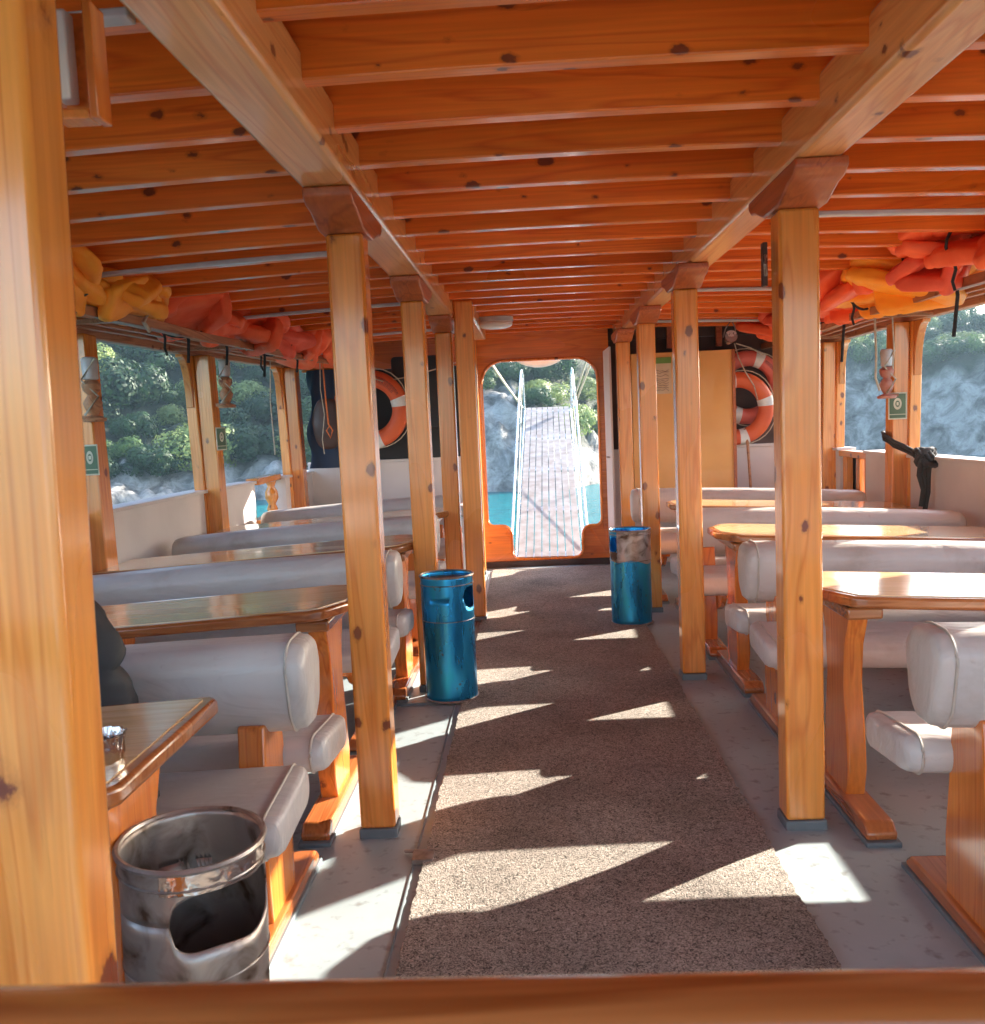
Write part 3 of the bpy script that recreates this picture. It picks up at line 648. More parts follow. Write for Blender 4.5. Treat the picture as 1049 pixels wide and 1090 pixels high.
# white oval lamp, near the girder stub
e = empty('oval_lamp', (-.24, 6.9, 1.98), 'white oval bulkhead lamp on the ceiling near the bow doorway', 'lamp')
vs, fs = superell((-.22, 6.9, 1.985), (.125, .10, .036), .8, 24, 10); MB().add(vs, fs).build('globe', 'lampw', e, smooth=True)
MB().prism([(-.22 + .13 * math.cos(a * PI / 12), 6.9 + .105 * math.sin(a * PI / 12)) for a in range(24)], 2, 1.999, 2.033).build('lamp_base', 'pgrey', e, bevel=.003)
# small spot lamp on the right
e = empty('spot_lamp', (1.66, 7.8, 1.9), 'small silver spotlight hanging above the tan panel', 'lamp')
mt = Matrix.Translation((1.655, 7.82, 1.87)) @ Matrix.Rotation(math.radians(75), 4, 'X')
MB().lathe(0, 0, [(0, -.06), (.03, -.06), (.035, -.01), (.045, .05), (.05, .06), (.04, .058), (.0, .05)], 16).xf(mt).build('shade', 'alu', e, smooth=True)
MB().tube([(1.60, 7.82, 1.88), (1.62, 7.82, 1.95), (1.67, 7.82, 2.02)], .005).tube([(1.70, 7.82, 1.88), (1.70, 7.82, 1.95), (1.67, 7.82, 2.02)], .005).build('bracket', 'steel', e)

# ------------------------------------------------------------------ life rings
def ring(c, R, r, mat, lab, tilt, bands, letters):
    e = empty('life_ring', c, lab, 'life ring', 'life rings hanging on the bow wall')
    T = Matrix.Translation(c) @ Matrix.Rotation(math.radians(tilt), 4, 'X')
    def P(a, b, rr_=r): return T @ Vector(((R + rr_ * math.cos(b)) * math.cos(a), rr_ * .8 * math.sin(b), (R + rr_ * math.cos(b)) * math.sin(a)))
    mb = MB(); n = 48; mb.rings([[tuple(P(2 * PI * i / n, 2 * PI * j / 14)) for j in range(14)] for i in range(n + 1)], False); mb.build('ring_body', mat, e, smooth=True)
    for a in bands:
        mb = MB(); a0 = math.radians(a - 8); a1 = math.radians(a + 8); mb.rings([[tuple(P(a0 + (a1 - a0) * i / 4, 2 * PI * j / 14, r * 1.04)) for j in range(14)] for i in range(5)]); mb.build('band', 'tape', e, smooth=True)
    pts = []
    for i in range(33):
        a = 2 * PI * i / 32; k = abs(math.sin(2 * (a - math.radians(bands[0])))); pts.append(T @ Vector(((R + r * (1.0 + .35 * k)) * math.cos(a), -.01, (R + r * (1.0 + .35 * k)) * math.sin(a))))
    MB().tube(pts[:-1], .005, 5, closed=True).build('grab_line', 'rope', e, smooth=True)
    mb = MB()
    for (a, row) in letters:           # short illegible dark marks of the ring's lettering
        a = math.radians(a); rad = R + row * r * .35
        q = T @ Vector((rad * math.cos(a), -r * .8 * .97, rad * math.sin(a))); t = Vector((-math.sin(a), 0, math.cos(a))); w = Vector((math.cos(a), 0, math.sin(a)))
        q2 = q + Vector((0, -.001, 0))
        for u in (-.006, .006): mb.tube([q2 + t * u - w * .012, q2 + t * u + w * .012], .0022, 4)
        mb.tube([q2 - t * .006 + w * .01, q2 + t * .006 + w * .01], .0022, 4)
    if letters: mb.build('lettering', 'ink', e)
ring((-1.36, 8.02, 1.43), .265, .072, 'ringo', 'orange life ring with white bands left of the doorway', 4, (12, 102, 192, 282), [(a, .6) for a in range(28, 88, 5)] + [(a, -.5) for a in range(36, 80, 6)])
ring((1.86, 8.13, 1.475), .245, .066, 'ringp', 'faded red life ring, the upper of the right pair', 3, (-22, 68, 158, 248), [(a, .3) for a in range(20, 60, 5)])
ring((1.745, 8.01, 1.30), .24, .066, 'ringo', 'bright orange life ring, the lower of the right pair', 3, (12, 102, 192, 282), [])
def cord(pts, r, mat, name, lab, cat='cord', group=None):
    o = MB().tube(pts, r, 6).build(name, mat, None, pts[0], smooth=True); tag(o, lab, cat, group); return o
cord([(1.73, 8.0, 1.84), (1.75, 7.95, 1.72), (1.80, 7.93, 1.60), (1.87, 7.93, 1.48), (1.90, 7.94, 1.36)], .005, 'rope', 'rope', 'thin cord hanging in front of the right life rings', 'rope')
cord([(1.74, 7.99, 1.84), (1.86, 8.0, 1.80), (1.98, 8.05, 1.74)], .005, 'rope', 'rope', 'thin cord sloping from the spotlight to the upper right ring', 'rope')
cord([(1.80, 8.0, 1.13), (1.82, 7.98, 1.0), (1.83, 7.98, .8), (1.84, 7.98, .60)], .013, 'oldwood', 'boat_hook', 'thin wooden stick leaning below the right life rings', 'stick')
cord([(-1.66, 7.8, 1.82), (-1.45, 7.85, 1.74), (-1.22, 7.95, 1.66), (-.98, 8.06, 1.70), (-.72, 8.0, 1.76), (-.54, 7.9, 1.80)], .005, 'rope', 'rope', 'thin cord strung across the left bow wall above the life ring', 'rope')
cord([(-1.67, 7.6, 1.86), (-1.68, 7.6, 1.6), (-1.66, 7.6, 1.4), (-1.69, 7.6, 1.2), (-1.68, 7.6, 1.08)], .004, 'rope', 'rope', 'pale thin line dangling by the navy cloth', 'rope')
cord([(-1.63, 7.5, 1.86), (-1.62, 7.5, 1.5), (-1.61, 7.5, 1.32), (-1.58, 7.5, 1.27), (-1.60, 7.5, 1.21), (-1.63, 7.5, 1.27), (-1.60, 7.5, 1.31)], .006, 'orope', 'rope', 'orange looped cord dangling left of the second post', 'rope')
cord([(-1.98, 7.25, 1.82), (-2.0, 7.25, 1.5), (-1.99, 7.25, 1.1)], .005, 'rope', 'rope', 'pale line hanging in the far left window', 'rope')

# ------------------------------------------------------------------ bins
def bin_(cx, cy, R, H, hole_a, hole_w, z0, z1, mats, lab, tilt=(0, 0), base=0.0):
    e = empty('litter_bin', (cx, cy, base), lab, 'bin')
    T = Matrix.Translation((cx, cy, base)) @ Matrix.Rotation(math.radians(tilt[0]), 4, 'X') @ Matrix.Rotation(math.radians(tilt[1]), 4, 'Y')
    nA = 96; vo = []; fo = []; zm = (z0 + z1) / 2; nl, nu_ = 16, 8; row = nl + nu_ + 2
    for i in range(nA):
        a = 360 * i / nA; d = abs((a - hole_a + 180) % 360 - 180) / hole_w; g = (1 - d ** 5) ** .4 if d < 1 else 0
        asym = .004 * math.sin(math.radians(a) * 5) * (z1 - z0) / .1 * (1 if g > 0 else 0)
        lo = zm + (z0 - zm) * g + asym * g; hi = zm + (z1 - zm) * g + asym * .4 * g
        zz = [lo * k / nl for k in range(nl + 1)] + [hi + (H - hi) * k / nu_ for k in range(nu_ + 1)]
        for z in zz:
            r_ = R + (.0016 if R < .1255 or z0 > .45 else .004) * noise.noise(Vector((math.cos(a / 57.3) * 2.5, math.sin(a / 57.3) * 2.5, z * 6))); vo.append(tuple(T @ Vector((r_ * math.cos(math.radians(a)), r_ * math.sin(math.radians(a)), z))))
    for i in range(nA):
        k = (i + 1) % nA
        for q in range(row - 1):
            if q == nl:
                continue
            fo.append((i * row + q, k * row + q, k * row + q + 1, i * row + q + 1))
    # close the slit where there is no opening
    for i in range(nA):
        k = (i + 1) % nA; dd = [abs((360 * t / nA - hole_a + 180) % 360 - 180) / hole_w for t in (i, k)]
        if min(dd) >= 1: fo.append((i * row + nl - 1, k * row + nl - 1, k * row + nl + 2, i * row + nl + 2))
    b = MB().add(vo, fo).build('body', mats[0], e, smooth=True)
    so = b.modifiers.new('t', 'SOLIDIFY'); so.thickness = .004; so.offset = -1
    MB().lathe(0, 0, [(R - .007, H - .002), (R - .009, .03), (R - .03, .012), (0, .012)], 48).xf(T).build('liner' if False else 'inner_wall', mats[1], e, smooth=True) if not hole_w else MB().lathe(0, 0, [(R - .006, .03), (R - .03, .012), (0.001, .012)], 48).xf(T).build('bottom', mats[1], e, smooth=True)
    for zz, rr_ in ((H, .006), (z1 + .012, .0025), (.006, .006), (z0 - .06 if z0 > .3 else .1, .002)):
        MB().tube([tuple(T @ Vector(((R + .002) * math.cos(2 * PI * i / 48), (R + .002) * math.sin(2 * PI * i / 48), zz))) for i in range(48)], rr_, 6, closed=True).build('rim' if zz == H else 'bead', mats[2], e, smooth=True)
    return e, T
e, T = bin_(-.418, 4.33, .122, .585, -18, 28, .44, .535, ('bin', 'steelin', 'steel'), 'blue metal litter bin with side opening, on the left of the mat')
MB().prism([(.118 * math.cos(a * PI / 12), .118 * math.sin(a * PI / 12)) for a in range(24)], 2, .555, .565).xf(T).build('ash_tray', 'steelin', e)
e, T = bin_(.59, 5.80, .125, .585, 200, 26, .46, .55, ('bin', 'steelin', 'steel'), 'blue metal litter bin with bare steel band, on the right of the mat')
# bare steel upper band with sloping paint edge
mb = MB(); vs = []; fs = []
for i in range(49):
    a = 2 * PI * i / 48; lo = .43 + .045 * math.sin(a - .2) + .02 * math.sin(3 * a)
    d = (math.degrees(a) - 200 + 180) % 360 - 180
    for z in (lo, .455 if False else max(lo, .455), .583): vs.append(tuple(T @ Vector((.1275 * math.cos(a), .1275 * math.sin(a), z))))
for i in range(48):
    a = 360 * (i + .5) / 48; d = (a - 200 + 180) % 360 - 180
    for q in range(2):
        if abs(d) < 27 and q == 1: continue
        k = i * 3 + q; fs.append((k, k + 3, k + 4, k + 1))
mb.add(vs, fs).build('bare_band', 'steel', e, smooth=True)
e, T = bin_(-.668, 1.655, .128, .548, -37, 53, .395, .502, ('steel', 'steelin', 'steel'), 'open stained steel bin with a large cut-out, beside the big left post', tilt=(1.5, 1.5))
# foil strip taped over the front rim
mb = MB(); vs = []; fs = []
for i in range(25):
    a = math.radians(-95 + 105 * i / 24)
    for q in range(7):
        z = .506 + .038 * q / 6; r_ = .1305 + .003 * noise.noise(Vector((i * .55, q * .8, 2))); vs.append(tuple(T @ Vector((r_ * math.cos(a), r_ * math.sin(a), z))))
for i in range(24):
    for q in range(6): k = i * 7 + q; fs.append((k, k + 7, k + 8, k + 1))
mb.add(vs, fs).build('foil_strip', 'foil', e, smooth=True)

# ------------------------------------------------------------------ ashtray, dark jacket
e = empty('ashtray', (-.795, 1.585, .72), 'fluted shiny metal ashtray of dark stubs on the near left table', 'ashtray')
cx, cy, z = -.79, 1.60, .7315 + dk(-.8)
prof = [(.0, 0), (.038, 0), (.042, .012), (.040, .03), (.046, .048), (.041, .048), (.035, .03), (.034, .012), (0, .010)]
mb = MB(); rs = []
for r_, zz in prof:
    rs.append([(cx + r_ * (1 + .05 * math.cos(12 * 2 * PI * k / 72) * (zz > .02)) * math.cos(2 * PI * k / 72), cy + r_ * (1 + .05 * math.cos(12 * 2 * PI * k / 72) * (zz > .02)) * math.sin(2 * PI * k / 72), z + zz) for k in range(72)])
mb.rings(rs, False).build('bowl', 'foil', e, smooth=True)
mb = MB()
for k in range(9):
    a = k * 2.4; r_ = .008 + .017 * (k / 9) ** .5; vs, fs = superell((cx + r_ * math.cos(a), cy + r_ * math.sin(a), z + .022 + .004 * (k % 3)), (.009, .007, .008), .9, 8, 5, None, .002, 40, k); mb.add(vs, fs)
mb.build('ash_lumps', 'black', e, smooth=True)
# puffer jacket hung on the seat end
mb = MB(); rs = []; n = 24
for k in range(40):
    t = k / 39; z = .42 + .50 * t
    wx = (.155 - .05 * t) * (1 - max(0, t - .8) ** 1.5 * 6 * .9) ; wy = .10 * (1 - .4 * t); puff = .96 + .07 * abs(math.sin(t * PI * 9)) ** .6
    wx = max(wx, .02)
    rs.append([(-1.07 - .035 * t + wx * puff * math.cos(2 * PI * q / n) + .016 * noise.noise(Vector((q * .6, k * .25, 0))), 2.10 + .03 * t + wy * puff * math.sin(2 * PI * q / n), z) for q in range(n)])
o = mb.rings(rs).build('puffer_jacket', 'black', None, (-1.11, 2.1, .43), smooth=True); tag(o, 'black quilted jacket propped on the nearest left bench', 'jacket')
MB().tube([(-1.0, 1.99, .46), (-.985, 2.0, .6), (-1.0, 2.01, .75), (-1.04, 2.03, .9)], .012, 6).build('sleeve_seam', 'strap', o, smooth=True)

# framed box on the near post; box on right post; signs; wall lamps
e = empty('framed_box', (-.60, 1.33, 1.83), 'wooden framed box with white panel at the top left beside the big post', 'box')
MB().box(-.67, -.6185, 1.426, 1.432, 1.756, 1.915).build('back_board', 'fury', e)
MB().box(-.618, -.605, 1.385, 1.432, 1.752, 1.915).build('frame_side', 'furz', e, bevel=.002)
MB().box(-.67, -.6185, 1.385, 1.425, 1.752, 1.766).build('frame_bottom', 'fury', e, bevel=.002)
MB().box(-.668, -.646, 1.39, 1.42, 1.782, 1.908).build('white_panel', 'lampw', e, bevel=.003)
e = empty('bracket_box', (.73, 2.97, 1.72), 'small dark metal bracket on the left face of the nearest right post', 'bracket')
MB().box(.724, .738, 2.93, 2.96, 1.66, 1.79).build('plate', 'darkbrown', e, bevel=.002)
MB().tube([(.730, 2.925, 1.69), (.722, 2.90, 1.72), (.730, 2.925, 1.75)], .005).build('hook', 'steel', e)
def sign(x, y, z, w, h, facing, lab):
    e = empty('safety_sign', (x, y, z), lab, 'sign', 'small safety signs on the side posts')
    rot = Matrix.Translation((x, y, z)) @ Matrix.Rotation(math.radians(facing), 4, 'Z')
    def pc(x0, x1, z0, z1, yy, mat, nm): MB().box(x0, x1, yy, yy + .003, z0, z1).xf(rot).build(nm, mat, e)
    pc(-w / 2, w / 2, -h / 2, h / 2, 0, 'cream', 'plate'); pc(-w * .43, w * .43, -h * .30, h * .45, -.0035, 'green', 'field'); pc(-w * .43, w * .43, -h * .45, -h * .33, -.0035, 'green', 'caption_bar')
    MB().rings([[(w * .22 * k * math.cos(2 * PI * q / 16), -.0065, h * .08 + h * .22 * k * math.sin(2 * PI * q / 16)) for q in range(16)] for k in (.55, 1)], False).xf(rot).build('ring_symbol', 'cream', e)
    MB().box(-.006, .006, -.0075, -.005, h * .02, h * .14).xf(rot).build('person_symbol', 'cream', e)
sign(-2.155, 4.52, 1.185, .075, .15, 8, 'small green safety sign on the post behind the big left post')
sign(-2.03, 6.12, 1.25, .07, .15, 50, 'small pale green sign on the second left side post')
sign(2.345, 6.12, 1.27, .11, .17, -20, 'small green and white sign on the right side post above the rope')
def walllamp(x, y, z, s, mat, lab):
    e = empty('turned_lamp', (x, y, z), lab, 'lamp', 'turned wooden lamps on the side posts')
    MB().lathe(x, y, [(0, -.15 + z), (.055, -.15 + z), (.06, -.135 + z), (.02, -.12 + z), (.035, -.09 + z), (.045, -.06 + z), (.03, -.035 + z), (.02, -.02 + z), (.04, 0 + z), (.045, .03 + z), (.025, .05 + z), (0, .05 + z)], 18).build('turned_body', mat, e, smooth=True)
    MB().lathe(x, y, [(.02, .05 + z), (.035, .055 + z), (.038, .15 + z), (.028, .16 + z), (0, .16 + z)], 14).build('candle_glass', 'pgrey', e, smooth=True)
    MB().box(min(x, x + s * .07), max(x, x + s * .07), y - .012, y + .012, z - .14, z - .12).build('arm', 'oldwood', e)
    MB().tube([(x + .04, y - .03, z + .15), (x - .03, y - .04, z + .05), (x + .045, y - .03, z - .03), (x - .02, y - .05, z - .12)], .006, 6).build('cord', 'rope', e, smooth=True)
walllamp(-2.11, 4.50, 1.52, -1, 'oldwood', 'turned wooden lamp on the post behind the big left post')
walllamp(-1.97, 6.10, 1.60, -1, 'oldwood', 'turned wooden lamp on the second left side post, above the pale sign')
walllamp(2.27, 6.10, 1.47, 1, 'pinkw', 'reddish turned lamp on the right side post')
# black rope round right side post
px, py = 2.36, 6.2
e = empty('mooring_rope', (px, py, 1.0), 'thick black rope tied round the right side post with a hanging knot', 'rope')
for dz in (0, -.034):
    pts = [(2.32, 6.30, 1.10), (2.288, 6.20, 1.085), (2.288, 6.12, 1.07), (2.31, 6.10, 1.045), (2.36, 6.05, 1.015), (2.375, 5.93, .985), (2.37, 5.80, .965)]
    MB().tube([(a + (.004 if dz else 0), b, c + dz * .8) for a, b, c in pts], .013, 8).build('loop', 'brope', e, smooth=True)
mb = MB(); pts = []
for k in range(60): a = k * .62; pts.append((2.375 + .05 * math.cos(a) + .02 * math.sin(a * .37), 5.76 + .035 * math.sin(a * 1.3), .955 + .05 * math.sin(a * .9 + 1)))
mb.tube(pts, .015, 8).build('knot', 'brope', e, smooth=True)
for dx, l in ((-.03, .30), (.0, .24), (.025, .36)):
    MB().tube([(2.37 + dx, 5.75, .96), (2.355 + dx, 5.74, .85), (2.37 + dx * .5, 5.75, .82 - l * .2), (2.35 + dx * .3, 5.75, .96 - l)], .015, 8).build('tail', 'brope', e, smooth=True)

# ------------------------------------------------------------------ life jackets on the shelves
def jacket(c, L, ang, mat, lab, seed, fold=0, droop=0.0, scale=1.0, tape=None, belt=True):
    """folded foam vest: two foam panels and a collar, one strap; long axis turned by ang from +Y"""
    e = empty('life_jacket', c, lab, 'life jacket', 'life jackets stowed on the shelves under the ceiling')
    r0 = random.Random(seed); mb = MB(); c = Vector(c)
    R = euler(r0.uniform(-14, 14) + droop, r0.uniform(-18, 18), ang)
    for (off, sz, tw) in (((0, 0, -.012), (.135, L / 2, .034), 0), ((.035, .05, .052), (.12, L * .42, .028), 16), ((-.035, -L * .30, .035), (.11, L * .25, .034), -30), ((.085, -L * .1, -.01), (.03, L * .36, .085), 8)):
        rot = R @ euler(r0.uniform(-12, 12), tw, tw * 1.3 + r0.uniform(-8, 8)); b = len(mb.v)
        vs, fs = superell((0, 0, 0), tuple(q * scale for q in sz), .46, 36, 22)
        out = []
        for v in vs:
            p = Vector(v); q = p + Vector((seed * 3.7, tw, off[1] * 9)); nrm = Vector((p.x / sz[0] ** 2, p.y / sz[1] ** 2, p.z / sz[2] ** 2)).normalized()
            cr = abs(noise.noise(Vector((q.x * 5, q.y * 9, q.z * 5)))); cr2 = abs(noise.noise(Vector((q.x * 16, q.y * 13, q.z * 16)) + Vector((4, 4, 4))))
            amp = .012 * min(cr, .25) / .25 + .006 * min(cr2, .3) / .3
            p = p + nrm * (amp - .008) + Vector(noise.noise_vector(q * 3.2)) * .022
            out.append(tuple(rot @ p + c + R @ Vector(off) * scale))
        mb.add(out, fs)
    o = mb.build('foam_vest', mat, e, smooth=True)
    if belt:
        m_ = MB(); pts = []
        for k in range(20):
            a = 2 * PI * k / 20; p = Vector((.135 * math.cos(a), r0.uniform(-.004, .004) + L * .12, .012 + .092 * math.sin(a))) * scale; pts.append(c + R @ p)
        m_.tube(pts, .007, 6, closed=True)
        a = c + R @ Vector((-.11 * scale, L * .12, -.04)); m_.tube([a, a + Vector((.01, 0, -.05)), a + Vector((.0, .01, -.10)), a + Vector((.012, .01, -.14))], .007, 6)
        m_.build('strap', 'strap', e, smooth=True)
    if tape:
        p = Vector((tape, -L * .30, .0)); m_ = MB(); v4 = []
        q = c + R @ Vector((0, -L * .22, 0)); vs, fs = superell(q, (.121 * scale, .035, .054 * scale), .62, 20, 10, R, .012, 9, seed * 3.3); m_.add(vs, fs).build('reflective_tape', 'tape', e, smooth=True)
    return e
J = [  # left shelf
    ((-1.97, 3.75, 1.90), .55, 5, 'jy', 'amber life jacket at the near end of the left shelf', 1),
    ((-1.93, 4.22, 1.885), .50, -8, 'jy', 'amber life jacket lying behind the pale rope on the left shelf', 2),
    ((-2.02, 4.62, 1.90), .48, 14, 'jy', 'amber and buckled life jacket next to the first red one on the left shelf', 3),
    ((-1.93, 5.12, 1.89), .40, 38, 'jo', 'red-orange life jacket with a pointed flap on the left shelf', 4),
    ((-2.00, 5.62, 1.89), .45, -12, 'jo', 'red-orange life jacket above the second left side post', 5),
    ((-1.93, 6.10, 1.88), .46, 25, 'jo', 'bright orange life jacket folded upright on the left shelf', 6),
    ((-1.90, 6.62, 1.885), .46, -22, 'jr', 'dark red life jacket in the middle of the left shelf', 7),
    ((-1.82, 7.10, 1.875), .45, 10, 'jo', 'orange life jacket above the far left window', 8),
    ((-1.74, 7.58, 1.87), .42, -10, 'jo', 'last orange life jacket on the left shelf before the bow', 9),
    # right shelf
    ((2.05, 7.70, 1.875), .46, 40, 'jo', 'orange life jacket on the right shelf nearest the life rings', 11),
    ((2.06, 7.15, 1.88), .50, 8, 'jr', 'red life jacket on the right shelf behind the nearest right post', 12),
    ((2.08, 6.50, 1.89), .55, -20, 'jo', 'long orange life jacket with white tape on the right shelf', 13),
    ((2.06, 5.98, 1.87), .46, 18, 'jo', 'orange life jacket behind the big red one on the right shelf', 14),
    ((2.04, 5.42, 1.955), .58, -68, 'jo', 'big red life jacket lying across the right shelf above the side post', 15),
    ((2.10, 5.55, 1.87), .45, 40, 'jy', 'amber life jacket under the big red one above the right side post', 16),
    ((2.06, 5.02, 1.845), .46, 62, 'jy', 'amber life jacket drooping below the right shelf in front of the side post', 17),
    ((2.10, 4.72, 1.89), .46, -35, 'jr', 'dark red life jacket standing up beside the drooping one at the right', 20),
    ((2.02, 4.60, 1.965), .42, -20, 'jo', 'orange life jacket on top of the right shelf pile', 19),
    ((2.10, 4.2, 1.90), .46, 5, 'jo', 'orange life jacket at the right picture edge', 22)]
for c, L, a, mt, lab, sd in J:
    jacket((c[0] * .95, c[1], c[2] + .055), L * 1.12, a, mt, lab, sd, fold=1, droop=(-6 if c[0] < 0 else 4), tape=.1 if sd in (13, 5, 9) else None, scale=(1.32 if 4 <= sd <= 9 else 1.0 if sd < 4 else 1.12), belt=sd % 3 == 1)
cord([(-1.80, 4.35, 2.03), (-1.76, 4.36, 1.97), (-1.80, 4.38, 1.93), (-1.75, 4.40, 1.88), (-1.78, 4.38, 1.82), (-1.77, 4.42, 1.78)], .011, 'rope', 'rope', 'pale knotted rope tied round the amber life jackets', 'rope')
cord([(-1.84, 5.9, 2.02), (-1.76, 5.9, 1.95), (-1.80, 5.92, 1.88), (-1.76, 5.93, 1.80)], .009, 'rope', 'rope', 'pale rope tied round the orange jackets on the left shelf', 'rope')
mb = MB(); 
for (x, y, l, lab) in ((-1.86, 5.15, .14, 'short black strap dangling from the first red jacket'), (-1.84, 5.75, .12, 'short black strap dangling near the second left side post'), (-1.82, 6.5, .16, 'short black strap dangling from the dark red jacket'),
                       (-1.74, 7.1, .10, 'short black strap dangling at the far left jackets'), (1.98, 6.05, .26, 'thin black cord hanging in the right window'), (2.10, 4.75, .22, 'black buckle strap hanging at the right picture edge')):
    cord([(x, y, 1.86), (x + .01, y, 1.80), (x - .004, y + .01, 1.82 - l)], .009, 'strap', 'hanging_strap', lab, 'strap', 'straps dangling from the shelves')
cord([(2.16, 6.0, 1.84), (2.17, 6.0, 1.6), (2.165, 6.0, 1.45), (2.19, 6.0, 1.37)], .007, 'rope', 'rope', 'white cord hanging beside the reddish lamp', 'rope')
cord([(2.26, 5.98, 1.84), (2.27, 5.98, 1.62), (2.27, 6.0, 1.5)], .005, 'rope', 'rope', 'thin tan cord hanging down the right side post', 'rope')
MB().box(1.99, 2.07, 4.56, 4.565, 1.83, 1.98).xf(Matrix.Identity(4))

# ------------------------------------------------------------------ foreground rail
e = MB().prism(rr(.055, .09, .02, 5, .50, .926), 0, -2.0, 2.0, 1).build('near_rail', 'edge', None, (0, .5, .94), smooth=True); tag(e, 'out of focus varnished wooden rail across the bottom of the picture', 'rail')

# ------------------------------------------------------------------ gangway
e = empty('gangway', (.15, 8.6, 0), 'white slatted gangway with metal handrails raised beyond the bow doorway', 'gangway')
A = Vector((.135, 8.33, .045)); B = Vector((.25, 12.7, 1.42)); D = B - A; Ln = D.length; d = D.normalized(); sx = Vector((1, 0, 0)) - d * d.x; sx.normalize(); up = sx.cross(d)
def G(u, t, h=0): return tuple(A + d * (t * Ln) + sx * u + up * h)
mb = MB()
for k in range(8):
    u0 = -.285 + k * .0715; u1 = u0 + .0625
    for a, b in ((0, 1),):
        vs = [G(u0, a), G(u1, a), G(u1, b), G(u0, b), G(u0, a, .02), G(u1, a, .02), G(u1, b, .02), G(u0, b, .02)]
        mb.add(vs, [(0, 3, 2, 1), (4, 5, 6, 7), (0, 1, 5, 4), (1, 2, 6, 5), (2, 3, 7, 6), (3, 0, 4, 7)])
mb.build('slat_deck', 'slat', e)
mb = MB()
for t in (.02, .25, .5, .75, .98):
    vs = [G(-.29, t - .012, -.03), G(.29, t - .012, -.03), G(.29, t + .012, -.03), G(-.29, t + .012, -.03), G(-.29, t - .012, -.004), G(.29, t - .012, -.004), G(.29, t + .012, -.004), G(-.29, t + .012, -.004)]
    mb.add(vs, [(0, 3, 2, 1), (4, 5, 6, 7), (0, 1, 5, 4), (1, 2, 6, 5), (2, 3, 7, 6), (3, 0, 4, 7)])
mb.build('cross_bars', 'alu', e)
for s in (-1, 1):
    MB().tube([G(s * .305, 0, 0), G(s * .305, 1, 0)], .016, 8).build('side_beam', 'alu', e, smooth=True)
    hr = MB().tube([G(s * .32, .0, .0), G(s * .335, .01, .22), G(s * .335, .3, .36), G(s * .335, .6, .49), G(s * .33, .93, .60), G(s * .325, .965, .58), G(s * .315, .98, .50), G(s * .31, .985, .0)], .013, 8).build('handrail', 'alu', e, smooth=True)
    for t, h in ((.33, .37), (.66, .51)): MB().tube([G(s * .31, t, 0), G(s * .335, t, h)], .009, 6).build('stanchion', 'alu', e, smooth=True)
    MB().tube([G(s * .31, .03, .03), G(s * .315, .5, .20), G(s * .32, .96, .48)], .005, 6).build('guy_line', 'rope', e, smooth=True)
cord([G(-.335, .95, .1), (-.25, 10.6, 1.68), (-.46, 8.8, 2.02)], .016, 'rope', 'hoist_rope', 'rope from the gangway up to the left of the bow doorway', 'rope')
e = empty('hoist_tackle', (.63, 10, 1.7), 'double rope tackle from the gangway up to the right of the bow doorway', 'tackle')
p0 = Vector(G(.335, .95, .1)); p1 = Vector((.66, 8.9, 2.02))
for o_ in (-.02, .02): MB().tube([p0 + Vector((o_, 0, 0)), p1 + Vector((o_ * 1.6, 0, 0))], .012, 6).build('rope_fall', 'rope', e, smooth=True)
vs, fs = superell(p0 + (p1 - p0) * .06, (.045, .03, .07), .8, 12, 8); MB().add(vs, fs).build('pulley_block', 'alu', e, smooth=True)
# white canvas hanging outside over the doorway
mb = MB(); rs = []
for k in range(13):
    t = k / 12; x = -.14 + .50 * t; w = math.sin(PI * t) ** .6; rs.append([(x, 8.75 + .10 * w * math.cos(2 * PI * q / 14), 1.90 + (.03 + .115 * w) * (math.sin(2 * PI * q / 14) - .0) * (1 if math.sin(2 * PI * q / 14) < 0 else .6)) for q in range(14)])
o = mb.rings(rs).build('rolled_awning', 'canvas', None, (.1, 8.75, 1.9), smooth=True); tag(o, 'bulging white rolled canvas hanging over the bow doorway', 'awning')

# ------------------------------------------------------------------ hull shell outside (dark planked side, seen only from outside)
# ------------------------------------------------------------------ sea & terrain
mb = MB().add([(-210, -125, -1.4), (210, -125, -1.4), (210, 240, -1.4), (-210, 240, -1.4)], [(0, 1, 2, 3)])
o = mb.build('sea', 'water'); tag(o, kind='structure')
def lerp(pts, x):
    if x <= pts[0][0]: return pts[0][1]
    for (a, p), (b, q) in zip(pts, pts[1:]):
        if x <= b: return p + (q - p) * (x - a) / (b - a)
    return pts[-1][1]
SH = [(-120, 30), (-60, 30), (-30, 36), (-18, 38), (-4, 35.5), (2, 35), (8, 44), (16, 55), (20, 54), (28, 50), (60, 60), (120, 90)]
def ground(th, s):
    """height above the sea s metres behind the shoreline at bearing th (degrees)"""
    rock = lerp([(-30, 1.1), (-12, 1.6), (-3.5, 3.6), (-1.5, 3.4), (3, 1.6), (8, 2.6), (14, 4.2), (18, 5.4), (21, 4.6), (24, 4.4), (28, 4.2)], th)
    run = lerp([(-30, 2.5), (-5, 4.0), (14, 2.6), (28, 2.6)], th)
    sl = lerp([(-30, .62), (5, .5), (13, .36), (28, .20)], th); cap = lerp([(-30, 20), (8, 18), (15, 10), (19, 8.3), (21, 6.9), (26, 6.7), (40, 9)], th)
    if s < 0: return s * .5
    t = min(1, s / run); h = rock * (t ** .75)
    if s > run: h += (s - run) * sl
    return min(h, cap + .02 * s)
